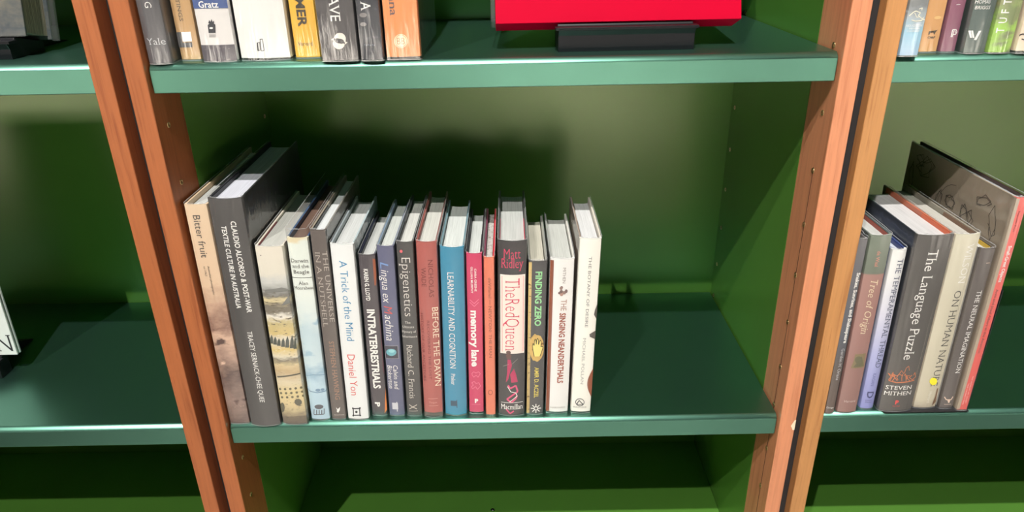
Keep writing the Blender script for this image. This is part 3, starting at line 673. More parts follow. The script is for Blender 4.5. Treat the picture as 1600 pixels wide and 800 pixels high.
# ---- 15 dark with hand
m_ = plain(74, 72, 72)
b15 = make_book(0.3757, 0.3987, 0.0175, 0, 0.217, 0.14, 0.0046, 'short dark grey hardback with mint green capitals and a golden hand picture', GM, m_, plain(140, 140, 132), plain(150, 150, 142), bulge=0.0016, page=rgb(206, 202, 186))
gold = art('gold_strip', 0.217, [(0, rgb(188, 160, 100)), (1, rgb(214, 186, 120))], 160, 0.5, [(rgb(120, 92, 50), 200, 0.58, 0, 1)])
rect(b15, (826.5, 434), 0.01, 0.01, gold, 'gilt_strip')
rb = b15
vs = []; n_ = 6
for z in (0.002, 0.2145):
    for i in range(2): vs.append((0.0005 + 0.0035 * i, z))
put(b15, 'gilt_strip', vs, [(0, 1, 3, 2)], gold, 0.00025)
text(b15, 'FINDING ZERO', (842.5, 424), (839.8, 509), 9.8, ink(156, 220, 156), bold=0.03)
gp = art('gold_patch', 0.217, [(0, rgb(186, 150, 92)), (0.5, rgb(206, 172, 106)), (1, rgb(166, 124, 76))], 120, 0.8, [(rgb(120, 84, 50), 110, 0.6, 0, 1)])
random.seed(3)
pa = [(838.6 + (11.4 + random.uniform(-0.9, 0.9)) * math.cos(t * math.pi / 12) * min(1, 1.15), 543 + (21.5 + random.uniform(-1.6, 1.6)) * math.sin(t * math.pi / 12)) for t in range(24)]
xs = []
poly(b15, [pa], gp, 'hand_picture', 0.0007)
hand = [(834.5, 556), (833, 548), (831.8, 540), (833, 535.5), (834.6, 539), (835, 533), (836.2, 528.5), (837.6, 532), (838, 537), (838.6, 530), (840, 527.5), (841.4, 531), (841.4, 537.5), (843, 532.5), (844.6, 530.5), (845.6, 534), (845, 541), (847.4, 540.5), (848.4, 542.5), (846, 550), (843.6, 556)]
poly(b15, [hand], ink(232, 214, 130), 'hand_picture', 0.0009); poly(b15, stroke(hand, 0.9), DKINK, 'hand_picture', 0.0011)
text(b15, 'AMIR D. ACZEL', (837.8, 573.5), (838.4, 621), 6.6, ink(228, 208, 90), bold=0.015, name='author_lettering')
st = []
for k in range(8):
    t = k * math.pi / 4; st += stroke([(837.4 + 2.6 * math.cos(t), 637.6 + 2.3 * math.sin(t)), (837.4 + 8 * math.cos(t), 637.6 + 7 * math.sin(t))], 1.3)
poly(b15, st + stroke(circ((837.4, 637.6), 2.8, 2.5, 10), 1, True), WHITE)
# ---- 16 white, brown edge
m_ = plain(240, 238, 234)
b16 = make_book(0.4005, 0.4305, 0.0195, 0, 0.2185, 0.14, 0.0047, 'white hardback with a brown edge strip and brown capitals down its spine', GM, m_, plain(150, 152, 146), plain(206, 204, 196), bulge=0.0022, page=rgb(206, 208, 202), jz=0.0025)
vs = [(0.0003 + 0.0012 * (i % 4) * 1.15, 0.003 if i < 4 else 0.2155) for i in range(8)]
put(b16, 'brown_edge_strip', vs, [(i, i + 1, i + 5, i + 4) for i in range(3)], ink(138, 78, 56), 0.00025)
text(b16, 'MITHEN', (882.5, 418), (880.8, 442), 4.6, ink(150, 140, 134), name='author_lettering')
random.seed(5)
for k in range(9):
    c = (879 + random.uniform(-4, 6), 454 + random.uniform(-6, 6)); g_ = random.choice([(150, 122, 112), (120, 96, 92), (206, 170, 150), (184, 140, 124)])
    poly(b16, [circ(c, random.uniform(2, 3.6), random.uniform(1.8, 3), 9)], ink(*g_), 'printed_ornament', 0.0003 + 0.00003 * k)
text(b16, 'THE', (881.3, 467.7), (880.2, 485), 8.8, ink(178, 134, 116), bold=0.0)
text(b16, 'SINGING NEANDERTHALS', (879.8, 488.5), (874.3, 598), 9, ink(164, 88, 68), bold=0.03)
across(b16, 'HARVARD', (871.5, 636), 23, 2.8, ink(170, 164, 158), name='publisher_lettering')
# ---- 17 ivory
m_ = plain(246, 243, 232)
b17 = make_book(0.4321, 0.4592, 0.0185, 0, 0.2435, 0.135, 0.0062, 'ivory hardback at the open end of the row with small grey spaced capitals', GM, m_, plain(150, 130, 116), plain(212, 204, 190), bulge=0.002, flapL=plain(30, 34, 40), page=rgb(226, 226, 226), jz=0.0028)
GY = ink(132, 132, 130)
text(b17, 'THE BOTANY OF DESIRE', (922.5, 400.5), (916, 511), 4.6, GY); text(b17, 'MICHAEL POLLAN', (913.5, 528), (908.8, 599.6), 4.6, ink(168, 168, 164), name='author_lettering')
poly(b17, stroke(circ((906, 628), 6.6, 5.6, 18), 1.0, True) + stroke([(901, 631), (905, 625), (908, 628.5), (911, 631)], 1.2) + stroke([(901.5, 631.5), (911, 631.3)], 0.9), DKINK); across(b17, 'RANDOM HOUSE', (905.6, 635.6), 21, 2.2, GY, name='publisher_lettering')
def edge_poly(b, zs, name, mt):
    vs = [(b.w - 0.0004, z) for z, _ in zs] + [(b.w - 0.0004 - dx, z) for z, dx in reversed(zs)]
    n = len(zs); return put(b, name, vs, [(i, i + 1, 2 * n - 2 - i, 2 * n - 1 - i) for i in range(n - 1)], mt, 0.0004)
edge_poly(b17, [(0.025 + 0.042 * i / 12, 0.0002 + 0.0062 * math.sin(math.pi * i / 12)) for i in range(13)], 'printed_fruit', ink(146, 88, 66))
edge_poly(b17, [(0.110, 0.0006), (0.1135, 0.0068), (0.117, 0.0075), (0.119, 0.0045), (0.121, 0.0008)], 'printed_leaf', ink(92, 88, 82))
edge_poly(b17, [(0.138, 0.0004), (0.144, 0.0034), (0.15, 0.0026), (0.157, 0.0004)], 'printed_leaf', ink(92, 88, 82))

# ---------------------------------------------------------------- upper row, middle bookcase
GU = 'upright books beside the red book'
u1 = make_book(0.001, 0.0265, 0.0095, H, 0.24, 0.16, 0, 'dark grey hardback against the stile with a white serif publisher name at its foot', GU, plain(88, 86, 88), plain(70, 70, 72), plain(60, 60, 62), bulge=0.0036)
text(u1, 'G', (231.5, 2.5), (232.5, 12), 10, WHITE, serif=True, bold=-0.01); across(u1, 'Yale', (244, 64.5), 28, 9, ink(206, 206, 208), serif=True, bold=-0.01, name='publisher_lettering')
u2 = make_book(0.0268, 0.0495, 0.026, H, 0.238, 0.15, 0, 'tan hardback with a grey and white square mark near its foot', GU, plain(190, 152, 104), bulge=0.0014)
text(u2, 'TINGS', (278, -2), (283, 33), 6, ink(96, 84, 66), serif=True)
poly(u2, [[(275, 50.5), (283, 50), (286.5, 74), (279.5, 74.5)], [(285.5, 66.5), (300.5, 66), (301, 73.5), (286.5, 74)]], ink(92, 90, 90)); poly(u2, [[(283.5, 50), (298, 49.5), (300.5, 64.5), (285.8, 65)]], WHITE, lift=0.0004)
u3 = make_book(0.0535, 0.0898, 0.0155, H, 0.243, 0.165, 0, 'white hardback with a blue band, a slate foot and a small black house mark', GU, plain(222, 218, 214), plain(70, 66, 72), plain(70, 66, 72), bulge=0.0026)
rect(u3, (331, -14), 70, 54, ink(72, 92, 142), 'blue_band'); across(u3, 'Gratz', (325.7, 6.8), 31, 8.5, WHITE, serif=True, bold=0.01, lift=0.0005)
rect(u3, (343, 82.5), 80, 25, art('slate_foot', 0.24, [(0, rgb(86, 80, 86)), (1, rgb(96, 90, 96))], 90, 0.4, [(rgb(126, 116, 120), 120, 0.62, 0, 1)]), 'slate_foot')
poly(u3, [[(325, 39), (330, 35), (337, 38), (337.5, 51), (326.5, 51.5)], [(326, 36), (327.5, 31), (329.5, 34), (331, 29.5), (333, 34), (335, 32), (335, 37)]], ink(60, 60, 64)); poly(u3, [circ((330.7, 43.6), 3, 1.6, 8)], WHITE, lift=0.0005)
poly(u3, [q for r in (54.5, 57.2) for k in range(5) for q in stroke([(327.4 + k * 2.1, r), (329 + k * 2.1, r)], 1.1)], DG)
u4 = make_book(0.0902, 0.1428, 0.020, H, 0.245, 0.165, 0, 'thick plain white hardback with a small outlined mark low on its spine', GU, plain(228, 227, 222), plain(220, 218, 212), bulge=0.0045, jz=0.003)
poly(u4, stroke([(402.5, 67), (406.5, 65.5), (407.5, 78), (403.5, 79)], 0.9, True) + stroke([(407, 61), (411, 60.5), (413.5, 78.5), (409, 79)], 0.9, True) + stroke([(403, 66), (404.5, 79)], 1.6), DKINK)
u5 = make_book(0.1435, 0.1712, 0.027, H, 0.236, 0.15, 0, 'bright yellow hardback with bold dark capitals', GU, plain(226, 176, 52), bulge=0.0014)
text(u5, 'MER', (467, -4), (474, 41.5), 13.5, ink(70, 62, 50), bold=0.03); across(u5, 'Harvard', (477.4, 68), 22, 5.4, ink(110, 92, 56), name='publisher_lettering')
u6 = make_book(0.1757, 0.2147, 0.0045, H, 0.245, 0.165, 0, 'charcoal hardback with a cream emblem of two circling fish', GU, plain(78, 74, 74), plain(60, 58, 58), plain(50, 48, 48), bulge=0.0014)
text(u6, 'AVE', (519, -8), (526, 33), 15.5, WHITE, serif=True)
fi = []
for sg in (1, -1):
    c = (530.5, 64)
    arc = [(c[0] + sg * 8.5 * math.cos(t), c[1] + sg * 8.5 * math.sin(t)) for t in [math.radians(a) for a in range(-150, 11, 20)]]
    wd = [1.2, 2.6, 3.8, 4.4, 4.4, 3.8, 2.8, 1.6, 0.8]
    for i in range(len(arc) - 1):
        def off(p, w_): 
            dx, dy = p[0] - c[0], p[1] - c[1]; l = math.hypot(dx, dy); return (p[0] + dx / l * w_, p[1] + dy / l * w_), (p[0] - dx / l * w_ * 1.1, p[1] - dy / l * w_ * 1.1)
        (a, b_), (e, f) = off(arc[i], wd[i]), off(arc[i + 1], wd[i + 1]); fi.append([a, e, f, b_])
    tl = arc[-1]; fi.append([(tl[0], tl[1] - sg * 1), (tl[0] + sg * 4.5, tl[1] + sg * 0.5), (tl[0] + sg * 0.5, tl[1] + sg * 4)])
poly(u6, fi, ink(236, 226, 214))
u7 = make_book(0.215, 0.2396, 0.003, H, 0.24, 0.16, 0, 'slim black hardback with pale smudged spots between the fish emblem and the orange book', GU, art('smudged_black', 0.24, [(0, rgb(52, 54, 60)), (1, rgb(58, 58, 62))], 60, 0.3, [(rgb(86, 88, 92), 70, 0.62, 0, 0.5)]), plain(40, 40, 44), bulge=0.0012)
text(u7, 'A', (570.5, 2), (572, 16.5), 15, WHITE, serif=True)
poly(u7, [circ((567.5, 23.5), 6, 3.6, 14)], ink(130, 126, 124), 'printed_spot'); poly(u7, [circ((567.8, 38), 5, 3.2, 14)], ink(142, 138, 136), 'printed_spot')
poly(u7, [q for k in range(6) for q in stroke([(569 + k * 3.0, 69.6 + (k % 2) * 0.8), (570.8 + k * 3.0, 70.2 + (k % 2) * 0.6)], 2.2)], ink(104, 112, 120))
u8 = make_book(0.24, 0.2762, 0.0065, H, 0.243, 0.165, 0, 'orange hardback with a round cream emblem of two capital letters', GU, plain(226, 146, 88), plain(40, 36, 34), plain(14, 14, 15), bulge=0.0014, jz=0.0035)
text(u8, 'nna', (613, -10), (615, 24), 11.5, ink(96, 92, 100), serif=True)
poly(u8, [circ((626.5, 64), 10.6, 11, 24)], ink(246, 226, 190)); poly(u8, stroke(circ((626.5, 64), 9.2, 9.6, 24), 0.7, True), ink(214, 150, 96), lift=0.0005)
across(u8, 'BB', (626.5, 64), 12.5, 9, ink(206, 158, 118), serif=True, bold=-0.01, name='publisher_mark', lift=0.0005)

# ---------------------------------------------------------------- right bookcase, upper row
HR = H - 0.005
GV = 'upright books on the upper shelf of the honey wood bookcase'
fx = lambda x: CX + (x - CX) * 1.041
v1 = make_book(0.7487, 0.7698, 0.0005, HR, 0.24, 0.16, 0, 'pale blue watercolour hardback with white sketch lines, against the honey stile', GV, art('blue_watercolour', 0.24, [(0, rgb(150, 180, 206)), (0.1, rgb(150, 196, 216)), (0.16, rgb(170, 180, 186)), (0.2, rgb(128, 132, 132)), (0.27, rgb(150, 150, 146)), (0.4, rgb(150, 156, 184)), (1, rgb(150, 160, 190))], 50, 0.12, [(rgb(206, 216, 226), 50, 0.6, 0, 0.5)]), bulge=0.001)
poly(v1, stroke([(1420.5, 25), (1427, 19), (1431, 17), (1438, 20), (1434.5, 24), (1440, 29), (1445, 31)], 1.4) + stroke([(1424, 31), (1430, 33), (1440, 32), (1443, 27)], 1.4) + stroke([(1436, 14), (1441, 12), (1440, 16)], 1.2) + stroke([(1429, 20), (1432, 27), (1437, 26)], 1.0), ink(240, 236, 214), 'printed_sketch')
across(v1, 'HOUGHTON', (1428.5, 40), 25, 3.0, WHITE, serif=True, name='publisher_lettering'); across(v1, 'MIFFLIN', (1428.5, 44.6), 17, 2.6, WHITE, serif=True, name='publisher_lettering'); across(v1, 'COMPANY', (1427, 48.6), 20, 2.2, WHITE, serif=True, name='publisher_lettering')
v2 = make_book(0.7725, 0.7992, 0.0205, HR, 0.24, 0.16, 0, 'tan hardback with a small black animal mark', GV, plain(206, 154, 96), bulge=0.001)
v2x = v2
poly(v2, [[(1451, 49), (1461, 47.5), (1465, 46.5), (1462, 50), (1460, 53.5), (1458.5, 53.5), (1458.5, 50.5), (1453, 51), (1452, 54), (1450, 54)]], ink(74, 60, 44)); across(v2, 'O&F', (1455, 58.3), 12, 2.8, ink(74, 60, 44), bold=0.03, name='publisher_lettering')
poly(v2, [circ((1465, 27.5), 6, 2.6, 12, rot=-0.1)], ink(224, 186, 126), 'pale_spot')
v3 = make_book(0.7998, 0.8172, 0.0195, HR, 0.24, 0.16, 0, 'plum purple hardback with a white double line letter mark', GV, plain(138, 84, 104), bulge=0.0012)
poly(v3, stroke([(1485.5, 58), (1488, 46.5), (1493.5, 46), (1495.2, 49.5), (1493, 53.6), (1489, 54)], 1.3) + stroke([(1487.3, 58), (1489.8, 48.3), (1492.6, 48), (1493.2, 50), (1491.8, 52)], 0.9) + stroke([(1494, 7.3), (1500, 6.8)], 0.9), WHITE)
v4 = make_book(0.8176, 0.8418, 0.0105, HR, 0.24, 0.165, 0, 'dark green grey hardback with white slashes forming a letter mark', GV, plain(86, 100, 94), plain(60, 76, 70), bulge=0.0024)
across(v4, 'THOMAS', (1534, 2.5), 26, 5, WHITE, slant=0.1, name='author_lettering'); across(v4, 'K. BRIGGS', (1531.5, 11.7), 30, 4.6, WHITE, slant=0.1, name='author_lettering')
poly(v4, [[(1514, 48), (1517, 47.8), (1518.5, 59), (1515.7, 59)], [(1517.6, 47.8), (1520.2, 47.6), (1521.8, 58.8), (1519.2, 59)], [(1528.5, 48), (1532.4, 47.6), (1524.5, 62.5), (1521, 62)]], WHITE)
v5 = make_book(0.842, 0.8668, 0.0095, HR, 0.24, 0.165, 0, 'mottled leaf green hardback with spaced white capitals reading upward', GV, art('mottled_green', 0.24, [(0, rgb(150, 190, 84)), (0.1, rgb(156, 200, 84)), (0.2, rgb(140, 150, 104)), (0.3, rgb(176, 160, 104)), (0.45, rgb(140, 170, 90)), (1, rgb(120, 160, 80))], 45, 0.3, [(rgb(128, 140, 96), 40, 0.5, 0, 0.45)], rough=0.3), bulge=0.0022)
for s_, a, c in (('T', (1561.8, 51), (1563.2, 43.5)), ('U', (1566, 36), (1567.5, 27.5)), ('F', (1570, 20.5), (1571, 14.5)), ('T', (1573.5, 7), (1575, -1))):
    text(v5, s_, a, c, 11, WHITE, bold=0.01, direction='up')
v6 = make_book(0.867, 0.895, 0.006, HR, 0.24, 0.165, 0, 'cream hardback with a black swirl mark beside the mottled green book', GV, plain(228, 208, 184), bulge=0.0022, jz=0.003)
poly(v6, stroke([(1592, 57), (1595, 54.5), (1599, 53), (1603, 55), (1604, 59), (1600, 62), (1596.5, 61)], 1.8), DKINK)

# ---------------------------------------------------------------- right bookcase, lower row
GW = 'upright books on the lower shelf of the honey wood bookcase'
ZR = 0.001
w1 = make_book(0.7505, 0.7642, 0.0065, ZR, 0.241, 0.165, -0.0022, 'slim dark grey hardback with small white rounded title, against the honey stile', GW, art('grey_brown_fade', 0.24, [(0, rgb(104, 84, 74)), (0.3, rgb(88, 78, 72)), (0.45, rgb(84, 88, 98)), (1, rgb(110, 108, 110))], 30, 0.2), bulge=0.0008)
text(w1, 'Snakes, Sunrises, and Shakespeare', (1343, 426), (1319, 536), 5.4, WHITE, bold=0.03); text(w1, 'Gordon H. Orians', (1317.3, 544.5), (1308, 593.6), 4.8, ink(206, 204, 206), name='author_lettering')
across(w1, 'Chicago', (1297, 636.6), 11, 2.8, WHITE, name='publisher_lettering')
w2 = make_book(0.7665, 0.7928, 0.0085, ZR, 0.2445, 0.165, -0.0035, 'dusty rose hardback with a grey green head and cream italic title', GW, art('rose_green', 0.2445, [(0, rgb(150, 112, 104)), (0.5, rgb(164, 120, 112)), (0.795, rgb(172, 130, 120)), (0.80, rgb(116, 124, 108)), (1, rgb(122, 132, 116))], 30, 0.01), plain(90, 100, 96), plain(80, 90, 90), bulge=0.002, flapR=plain(150, 60, 44))
text(w2, 'de Waal', (1373.5, 392), (1368.6, 416), 5.6, ink(226, 150, 132), name='author_lettering'); text(w2, 'Tree of Origin', (1368, 437), (1348, 521), 11.4, ink(240, 224, 190), serif=True, slant=0.2, bold=-0.01)
poly(w2, [[(1336, 553), (1353, 552), (1350, 574), (1329, 575), (1334, 562)]], ink(140, 124, 88), 'printed_animal'); poly(w2, [circ((1341, 562), 6, 6, 10), [(1333, 573), (1346, 556), (1350, 572)]], ink(108, 104, 76), 'printed_animal', 0.0005)
across(w2, 'Harvard', (1327.5, 626.4), 17, 3.8, ink(222, 200, 190), name='publisher_lettering')
w3 = make_book(0.7985, 0.8176, 0.0155, ZR, 0.2235, 0.143, -0.0035, 'short lavender and white hardback with dark slate serif capitals', GW, art('lavender_fade', 0.2235, [(0, rgb(142, 146, 206)), (0.35, rgb(176, 180, 222)), (0.6, rgb(214, 214, 230)), (0.85, rgb(238, 238, 236)), (1, rgb(238, 238, 234))], 20, 0.05), plain(150, 160, 200), plain(60, 74, 120), bulge=0.0022, flapR=plain(40, 54, 110), page=rgb(206, 212, 224))
text(w3, 'THE TEMPERAMENTAL THREAD', (1408, 404), (1370, 574), 8.8, ink(76, 84, 110), serif=True, bold=-0.005); text(w3, 'KAGAN', (1366.2, 583), (1362.4, 602.4), 4.8, ink(110, 116, 170), name='author_lettering')
text(w3, 'D', (1360, 611.5), (1358.4, 621.5), 9.5, ink(70, 74, 120), bold=0.02, name='publisher_mark'); across(w3, 'DANA', (1357, 625), 10, 1.8, ink(80, 84, 130), name='publisher_lettering'); across(w3, 'PRESS', (1356.6, 628), 10, 1.8, ink(80, 84, 130), name='publisher_lettering')
PLT = 0.0022
w4 = make_book(0.8188, 0.8628, 0.0095, PLT, 0.2425, 0.155, -0.003, 'thick charcoal hardback with a large white serif title and an orange fire drawing', GW, plain(86, 82, 78), plain(40, 46, 56), plain(196, 112, 84), bulge=0.0036, flapR=plain(214, 104, 66), page=rgb(222, 220, 220))
text(w4, 'The Language Puzzle', (1457.5, 389.5), (1418.5, 561), 15.4, WHITE, serif=True, bold=-0.005)
random.seed(11)
fp = []
for k in range(11):
    u = 1389 + k * 3.8; fp += stroke([(u + random.uniform(-3, 3), 594 + random.uniform(-2, 2)), (u + random.uniform(-4, 4), 589), (u + random.uniform(-5, 5), 584 + random.uniform(-3, 3)), (u + random.uniform(-2, 6), 586)], 1.1)
fp += stroke([(1389, 595), (1400, 597), (1414, 596), (1429, 594)], 1.6) + stroke([(1412, 582), (1415, 574), (1419, 571), (1420, 578)], 0.9) + stroke([(1404, 584), (1408, 578), (1411, 583)], 0.9)
poly(w4, fp, ink(206, 126, 86), 'printed_fire')
across(w4, 'STEVEN', (1404.6, 605), 40, 6.4, WHITE, serif=True, name='author_lettering'); across(w4, 'MITHEN', (1402.8, 613.8), 42, 6.4, WHITE, serif=True, name='author_lettering')
across(w4, 'P', (1400.6, 627.6), 5.5, 6, ink(226, 82, 78), bold=0.06, name='publisher_mark'); across(w4, 'PROFILE', (1399.4, 633.4), 11, 1.8, ink(226, 82, 78), name='publisher_lettering')
w5 = make_book(0.8648, 0.8952, 0.0135, PLT, 0.2405, 0.168, -0.0035, 'worn cream hardback with a yellow dot sticker near its foot', GW, art('worn_cream', 0.2405, [(0, rgb(176, 164, 144)), (0.06, rgb(204, 196, 172)), (1, rgb(212, 206, 184))], 60, 0.1, [(rgb(236, 230, 212), 80, 0.64, 0.9, 1.0)]), plain(160, 154, 140), plain(150, 144, 132), bulge=0.0022, flapR=plain(120, 90, 70), page=rgb(208, 204, 194))
text(w5, 'WILSON', (1516.5, 380), (1501.5, 442.5), 10.8, WHITE, serif=True, bold=-0.01, name='author_lettering'); text(w5, 'ON HUMAN NATURE', (1497, 454), (1459, 603), 11.4, ink(84, 82, 78), serif=True, bold=-0.01)
poly(w5, [circ((1457.6, 595), 6, 5.8, 20)], ink(238, 226, 62), 'yellow_dot_sticker', 0.0008)
text(w5, 'Harvard', (1453.5, 611), (1449.6, 629), 4.4, ink(232, 228, 214), serif=True, name='publisher_lettering')
poly(w5, [[(1464, 607), (1466, 606), (1462, 628), (1455.5, 634), (1458.5, 625), (1461, 620)]], ink(112, 86, 66), 'torn_patch', 0.0006)
w6 = make_book(0.8962, 0.9152, 0.011, PLT, 0.2235, 0.15, -0.0035, 'short dark brown hardback with white serif capitals and a small deer skull mark', GW, plain(96, 88, 84), plain(232, 230, 226), plain(90, 84, 80), bulge=0.0012, flapR=plain(204, 168, 50))
text(w6, 'THE NEURAL IMAGINATION', (1531, 453.8), (1495, 583), 7.4, WHITE, serif=True)
poly(w6, stroke([(1475.5, 620), (1478, 624), (1482, 624.5), (1486, 624), (1489, 619.5)], 1.6) + [[(1479.5, 623.5), (1485, 623.3), (1483, 629), (1481, 629)]] + stroke([(1475, 631.5), (1486, 631.3)], 0.6) + stroke([(1540.5, 411), (1546.5, 410.5)], 0.8), ink(232, 206, 186))
COR = mat('coral_spine', rgb(226, 96, 88), 0.45)
TAN = mat('tan_cover', rgb(176, 160, 140), 0.5)
w7 = make_book(0.9158, 0.9312, 0.0065, PLT, 0.286, 0.221, -0.003, 'tall thin art book with a coral red spine and tan cover of line drawings', GW, COR, TAN, plain(60, 40, 34), bulge=0.0004, page=rgb(206, 210, 214), pagetop=0.0035, corner=5)
vs = [(0.0004 + 0.0012 * (i % 4), 0.0025 if i < 4 else 0.2835) for i in range(8)]
put(w7, 'tan_cover_wrap', vs, [(i, i + 1, i + 5, i + 4) for i in range(3)], TAN, 0.0002)
text(w7, 'Reynolds-Kaye', (1591.5, 330), (1584.6, 362), 2.8, ink(130, 50, 48), name='author_lettering'); text(w7, 'Small-Great Objects', (1578.6, 384), (1562, 441), 5.0, WHITE, bold=0.02)
text(w7, 'Anni and Josef Albers in the Americas', (1558, 452), (1530, 552), 4.0, ink(124, 84, 80), name='subtitle_lettering')
text(w7, 'YALE UNIVERSITY ART GALLERY', (1520.2, 587.5), (1508.6, 630), 2.0, ink(246, 206, 198), name='publisher_lettering'); text(w7, 'YALE UNIVERSITY PRESS', (1513, 599), (1504.4, 632), 2.0, ink(246, 206, 198), name='publisher_lettering')
# generic line drawings on the left cover of the art book (flat print, ribbons on the board)
random.seed(21)
def scribble(c, rx, rz, n, wd=0.0009):
    o = []; t = random.uniform(0, 6)
    p = []
    for k in range(n):
        t += random.uniform(0.5, 1.1); q = 0.75 + 0.35 * math.sin(k * 1.7)
        p.append((c[0] + rx * q * math.cos(t), c[1] + rz * q * math.sin(t)))
    return stroke(p, wd)
rib = []
for c, rx, rz, n in (((0.075, 0.225), 0.016, 0.022, 26), ((0.040, 0.190), 0.014, 0.020, 22), ((0.110, 0.238), 0.010, 0.014, 16), ((0.175, 0.262), 0.022, 0.014, 22), ((0.205, 0.240), 0.008, 0.02, 12), ((0.06, 0.12), 0.016, 0.02, 20), ((0.026, 0.245), 0.01, 0.02, 12), ((0.03, 0.09), 0.01, 0.016, 14), ((0.065, 0.205), 0.012, 0.014, 18), ((0.135, 0.225), 0.012, 0.02, 14), ((0.095, 0.2), 0.012, 0.016, 18), ((0.19, 0.268), 0.012, 0.008, 16), ((0.05, 0.262), 0.014, 0.009, 14)):
    rib += scribble(c, rx, rz, n)
rib += stroke([(0.105 + 0.03 * math.sin(k * 0.35), 0.262 - 0.006 * k + 0.004 * math.sin(k)) for k in range(9)], 0.0007)
vs, fs = [], []
for q in rib:
    i = len(vs); vs += [(-0.00025, a, c) for a, c in q]; fs.append(tuple(range(i, i + 4)))
me = bpy.data.meshes.new('cover_drawing'); me.from_pydata(vs, [], fs); link('cover_drawing', me, w7.jacket, ink(84, 74, 64))
# black metal bookend under and beside the last books
be = empty('bookend', (0.822, 0, ZR)); tag(be, 'black metal bookend whose flat base runs under the thick charcoal book', 'bookend')
bm = bmesh.new()
pl = [(0.006, 0.0055), (0.1105, 0.0055), (0.1105, 0.13), (0.0, 0.13), (0.0, 0.0125)]
f = bm.faces.new([bm.verts.new((a, c, 0.0001)) for a, c in pl]); ex = bmesh.ops.extrude_face_region(bm, geom=[f])
for v in ex['geom']:
    if isinstance(v, bmesh.types.BMVert): v.co.z = 0.0011
bmesh.ops.recalc_face_normals(bm, faces=bm.faces[:])
me = bpy.data.meshes.new('base_plate'); bm.to_mesh(me); bm.free(); link('base_plate', me, be, BLACK)
link('upright_plate', box_me('upright', (0.1094, 0.009, 0.0012), (0.1105, 0.13, 0.17), 0.0003), be, BLACK)

# ---------------------------------------------------------------- display books on stands
def stand(loc, rot, wd, hgt, T_, th, label):
    """easel: front lip block, slanted seat (book leans back by th) and back rest; local x centred, y=0 front"""
    root = empty('book_stand', loc); root.rotation_euler = (0, 0, rot); tag(root, label, 'book stand', 'black book stands')
    s, c = math.sin(th), math.cos(th)
    y0, z0 = 0.0125, hgt + 0.0035
    y1, z1 = y0 + T_ * c + 0.0008, z0 - T_ * s - 0.0008
    body = [(0.0, 0.0), (0.0, hgt - 0.008), (-0.0028, hgt - 0.003), (-0.0028, hgt), (0.0105, hgt), (y0 - 0.0008, z0 - 0.0012), (y1, z1), (y1, 0.0)]
    link('front_block', poly_extrude_x('front_block', body, -wd / 2, wd / 2, 0.0006), root, STANDM)
    lp = poly_extrude_x('lip', [(-0.0032, hgt - 0.0028), (-0.0032, hgt + 0.0003), (0.0104, hgt + 0.0003), (0.0104, hgt - 0.0028)], -wd / 2 - 0.003, wd / 2 + 0.003, 0.0005)
    link('front_lip', lp, root, STANDM)
    up = 0.13
    rest = [(y1, 0.0), (y1, z1), (y1 + up * s, z1 + up * c), (y1 + up * s + 0.006, z1 + up * c), (y1 + 0.02, z1), (y1 + 0.085, 0.0)]
    link('back_rest', poly_extrude_x('back_rest', rest, -wd * 0.36, wd * 0.36, 0.0006), root, STANDM)
    return root, (y0, z0)
def display_book(st, seat, T_, th, xl, xr, hh, label, cover, page=None, spine_left=True, group='books shown face out on black stands'):
    """book standing face out, leaning back by th; local: x across, y = -? front cover at y=0, z up"""
    root = empty('display_book'); tag(root, label, 'book', group)
    mw = Matrix.Translation(st.location) @ Matrix.Rotation(st.rotation_euler.z, 4, 'Z') @ Matrix.Translation((0, seat[0], seat[1])) @ Matrix.Rotation(-th, 4, 'X')
    root.matrix_world = mw
    link('front_board', box_me('front_board', (xl, 0, 0), (xr, 0.003, hh), 0.0006), root, cover)
    link('back_board', box_me('back_board', (xl, T_ - 0.003, 0), (xr, T_, hh), 0.0006), root, cover)
    if T_ > 0.012:
        link('spine', box_me('spine', (xl, 0.003, 0), (xl + 0.003, T_ - 0.003, hh)), root, cover)
    link('page_block', box_me('page_block', (xl + 0.0032, 0.0031, 0.004), (xr - 0.004, T_ - 0.0031, hh - 0.004)), root, pages_y)
    return root, mw
pages_y = mat('page_edges', rgb(160, 150, 134), 0.8, 0.2); nt = NT(pages_y)
tc, mp = coords(nt, (14, 1500, 14)); no = nt.n('ShaderNodeTexNoise', Scale=1.0, Detail=2.0); nt.l(mp.outputs[0], no.inputs['Vector'])
r_ = ramp(nt, [(0.35, rgb(84, 76, 66)), (0.6, rgb(166, 154, 138))]); nt.l(no.outputs['Fac'], r_.inputs[0]); nt.l(r_.outputs[0], nt.b.inputs['Base Color'])
# red book
th = math.radians(20)
st, seat = stand((0.4845, 0.037, H), math.radians(0.9), 0.141, 0.0245, 0.032, th, 'black book stand holding up the red book')
RED = mat('red_cover', rgb(180, 1, 40), 0.6, 0.05)
db, mw = display_book(st, seat, 0.032, th, -0.1345, 0.121, 0.29, 'bright red boxed book shown face out on a black stand', RED)
link('case_bottom', box_me('case_bottom', (-0.1343, 0.0005, 0.0001), (0.1208, 0.0315, 0.0039)), db, RED)
link('case_side', box_me('case_side', (0.117, 0.0005, 0.002), (0.1208, 0.0315, 0.2895)), db, RED)
o = link('plastic_sleeve', box_me('plastic_sleeve', (-0.1395, 0.002, 0.003), (-0.1347, 0.03, 0.289), 0.0006), db, SLEEVE)
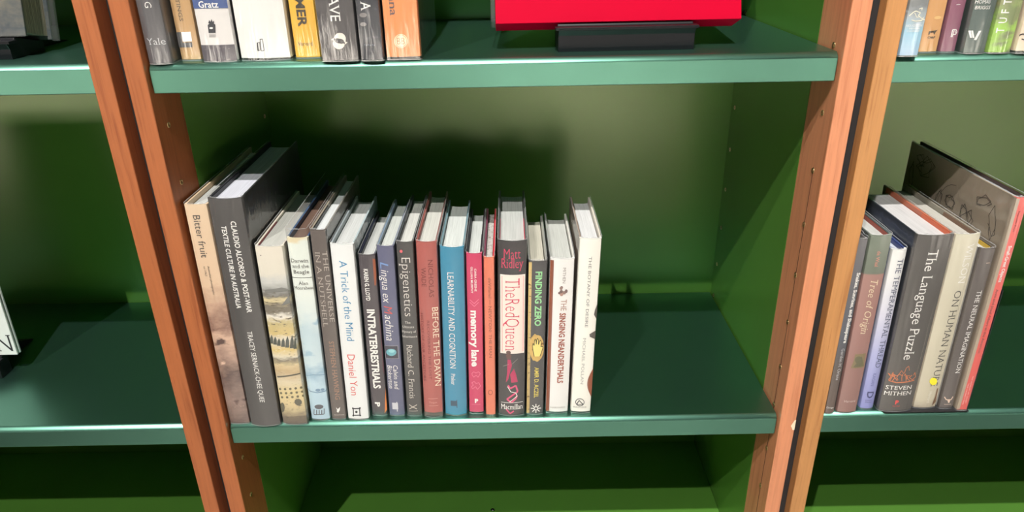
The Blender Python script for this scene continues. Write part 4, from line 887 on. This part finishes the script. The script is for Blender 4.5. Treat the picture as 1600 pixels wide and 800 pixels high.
# left bookcase, upper: thick book in a plastic sleeve
th = math.radians(13)
st, seat = stand((-0.229, 0.042, H + 0.002), 0, 0.148, 0.0185, 0.046, th, 'black book stand under the thick grey plastic wrapped book')
gm = art('grey_cover', 0.26, [(0, rgb(96, 96, 92)), (0.06, rgb(70, 76, 80)), (0.14, rgb(112, 108, 94)), (0.25, rgb(84, 92, 96)), (1, rgb(90, 94, 96))], 14, 0.5, rough=0.2)
db, mw = display_book(st, seat, 0.046, th, -0.155, 0.0865, 0.27, 'thick grey book in crumpled clear plastic shown face out', gm)
bm = bmesh.new()
n_ = 26; sl = []
random.seed(4)
from mathutils import noise as mnoise
for j in range(14):
    for i in range(n_ + 1):
        x = -0.156 + 0.243 * i / n_; z = -0.001 + 0.272 * j / 13
        sl.append(bm.verts.new((x, -0.0012 - 0.0035 * max(0, mnoise.noise((x * 22, 3.1, z * 22 + x * 10))), z)))
for j in range(13):
    for i in range(n_): bm.faces.new((sl[j * (n_ + 1) + i], sl[j * (n_ + 1) + i + 1], sl[(j + 1) * (n_ + 1) + i + 1], sl[(j + 1) * (n_ + 1) + i]))
me = bpy.data.meshes.new('plastic_sleeve'); bm.to_mesh(me); bm.free(); smooth(me); link('plastic_sleeve', me, db, SLEEVE)
link('plastic_sleeve', box_me('plastic_sleeve', (0.0868, 0.043, -0.0012), (0.0935, 0.047, 0.27), 0.0005), db, SLEEVE)
# left bookcase, lower: pale book with big letters
th = math.radians(2)
st, seat = stand((-0.4305, 0.118, 0), 0, 0.148, 0.0275, 0.009, th, 'black book stand under the pale book with large black capitals')
db, mw = display_book(st, seat, 0.009, th, -0.115, 0.0965, 0.25, 'pale grey book with large black capitals shown face out', mat('pale_cover', rgb(206, 210, 206), 0.5))
for body, x1, zb in (('N', 0.0945, 0.006), ('O', 0.072, 0.040)):
    vs, fs = text_polys(body, True, -0.01, 0); Mx = max(v[0] for v in vs); s = 0.0262 / CAP
    me = bpy.data.meshes.new('title_lettering'); me.from_pydata([(x1 + (a - Mx) * s * 0.86, -0.0003, zb + c * s) for a, c in vs], [], fs)
    link('title_lettering', me, db, DKINK)
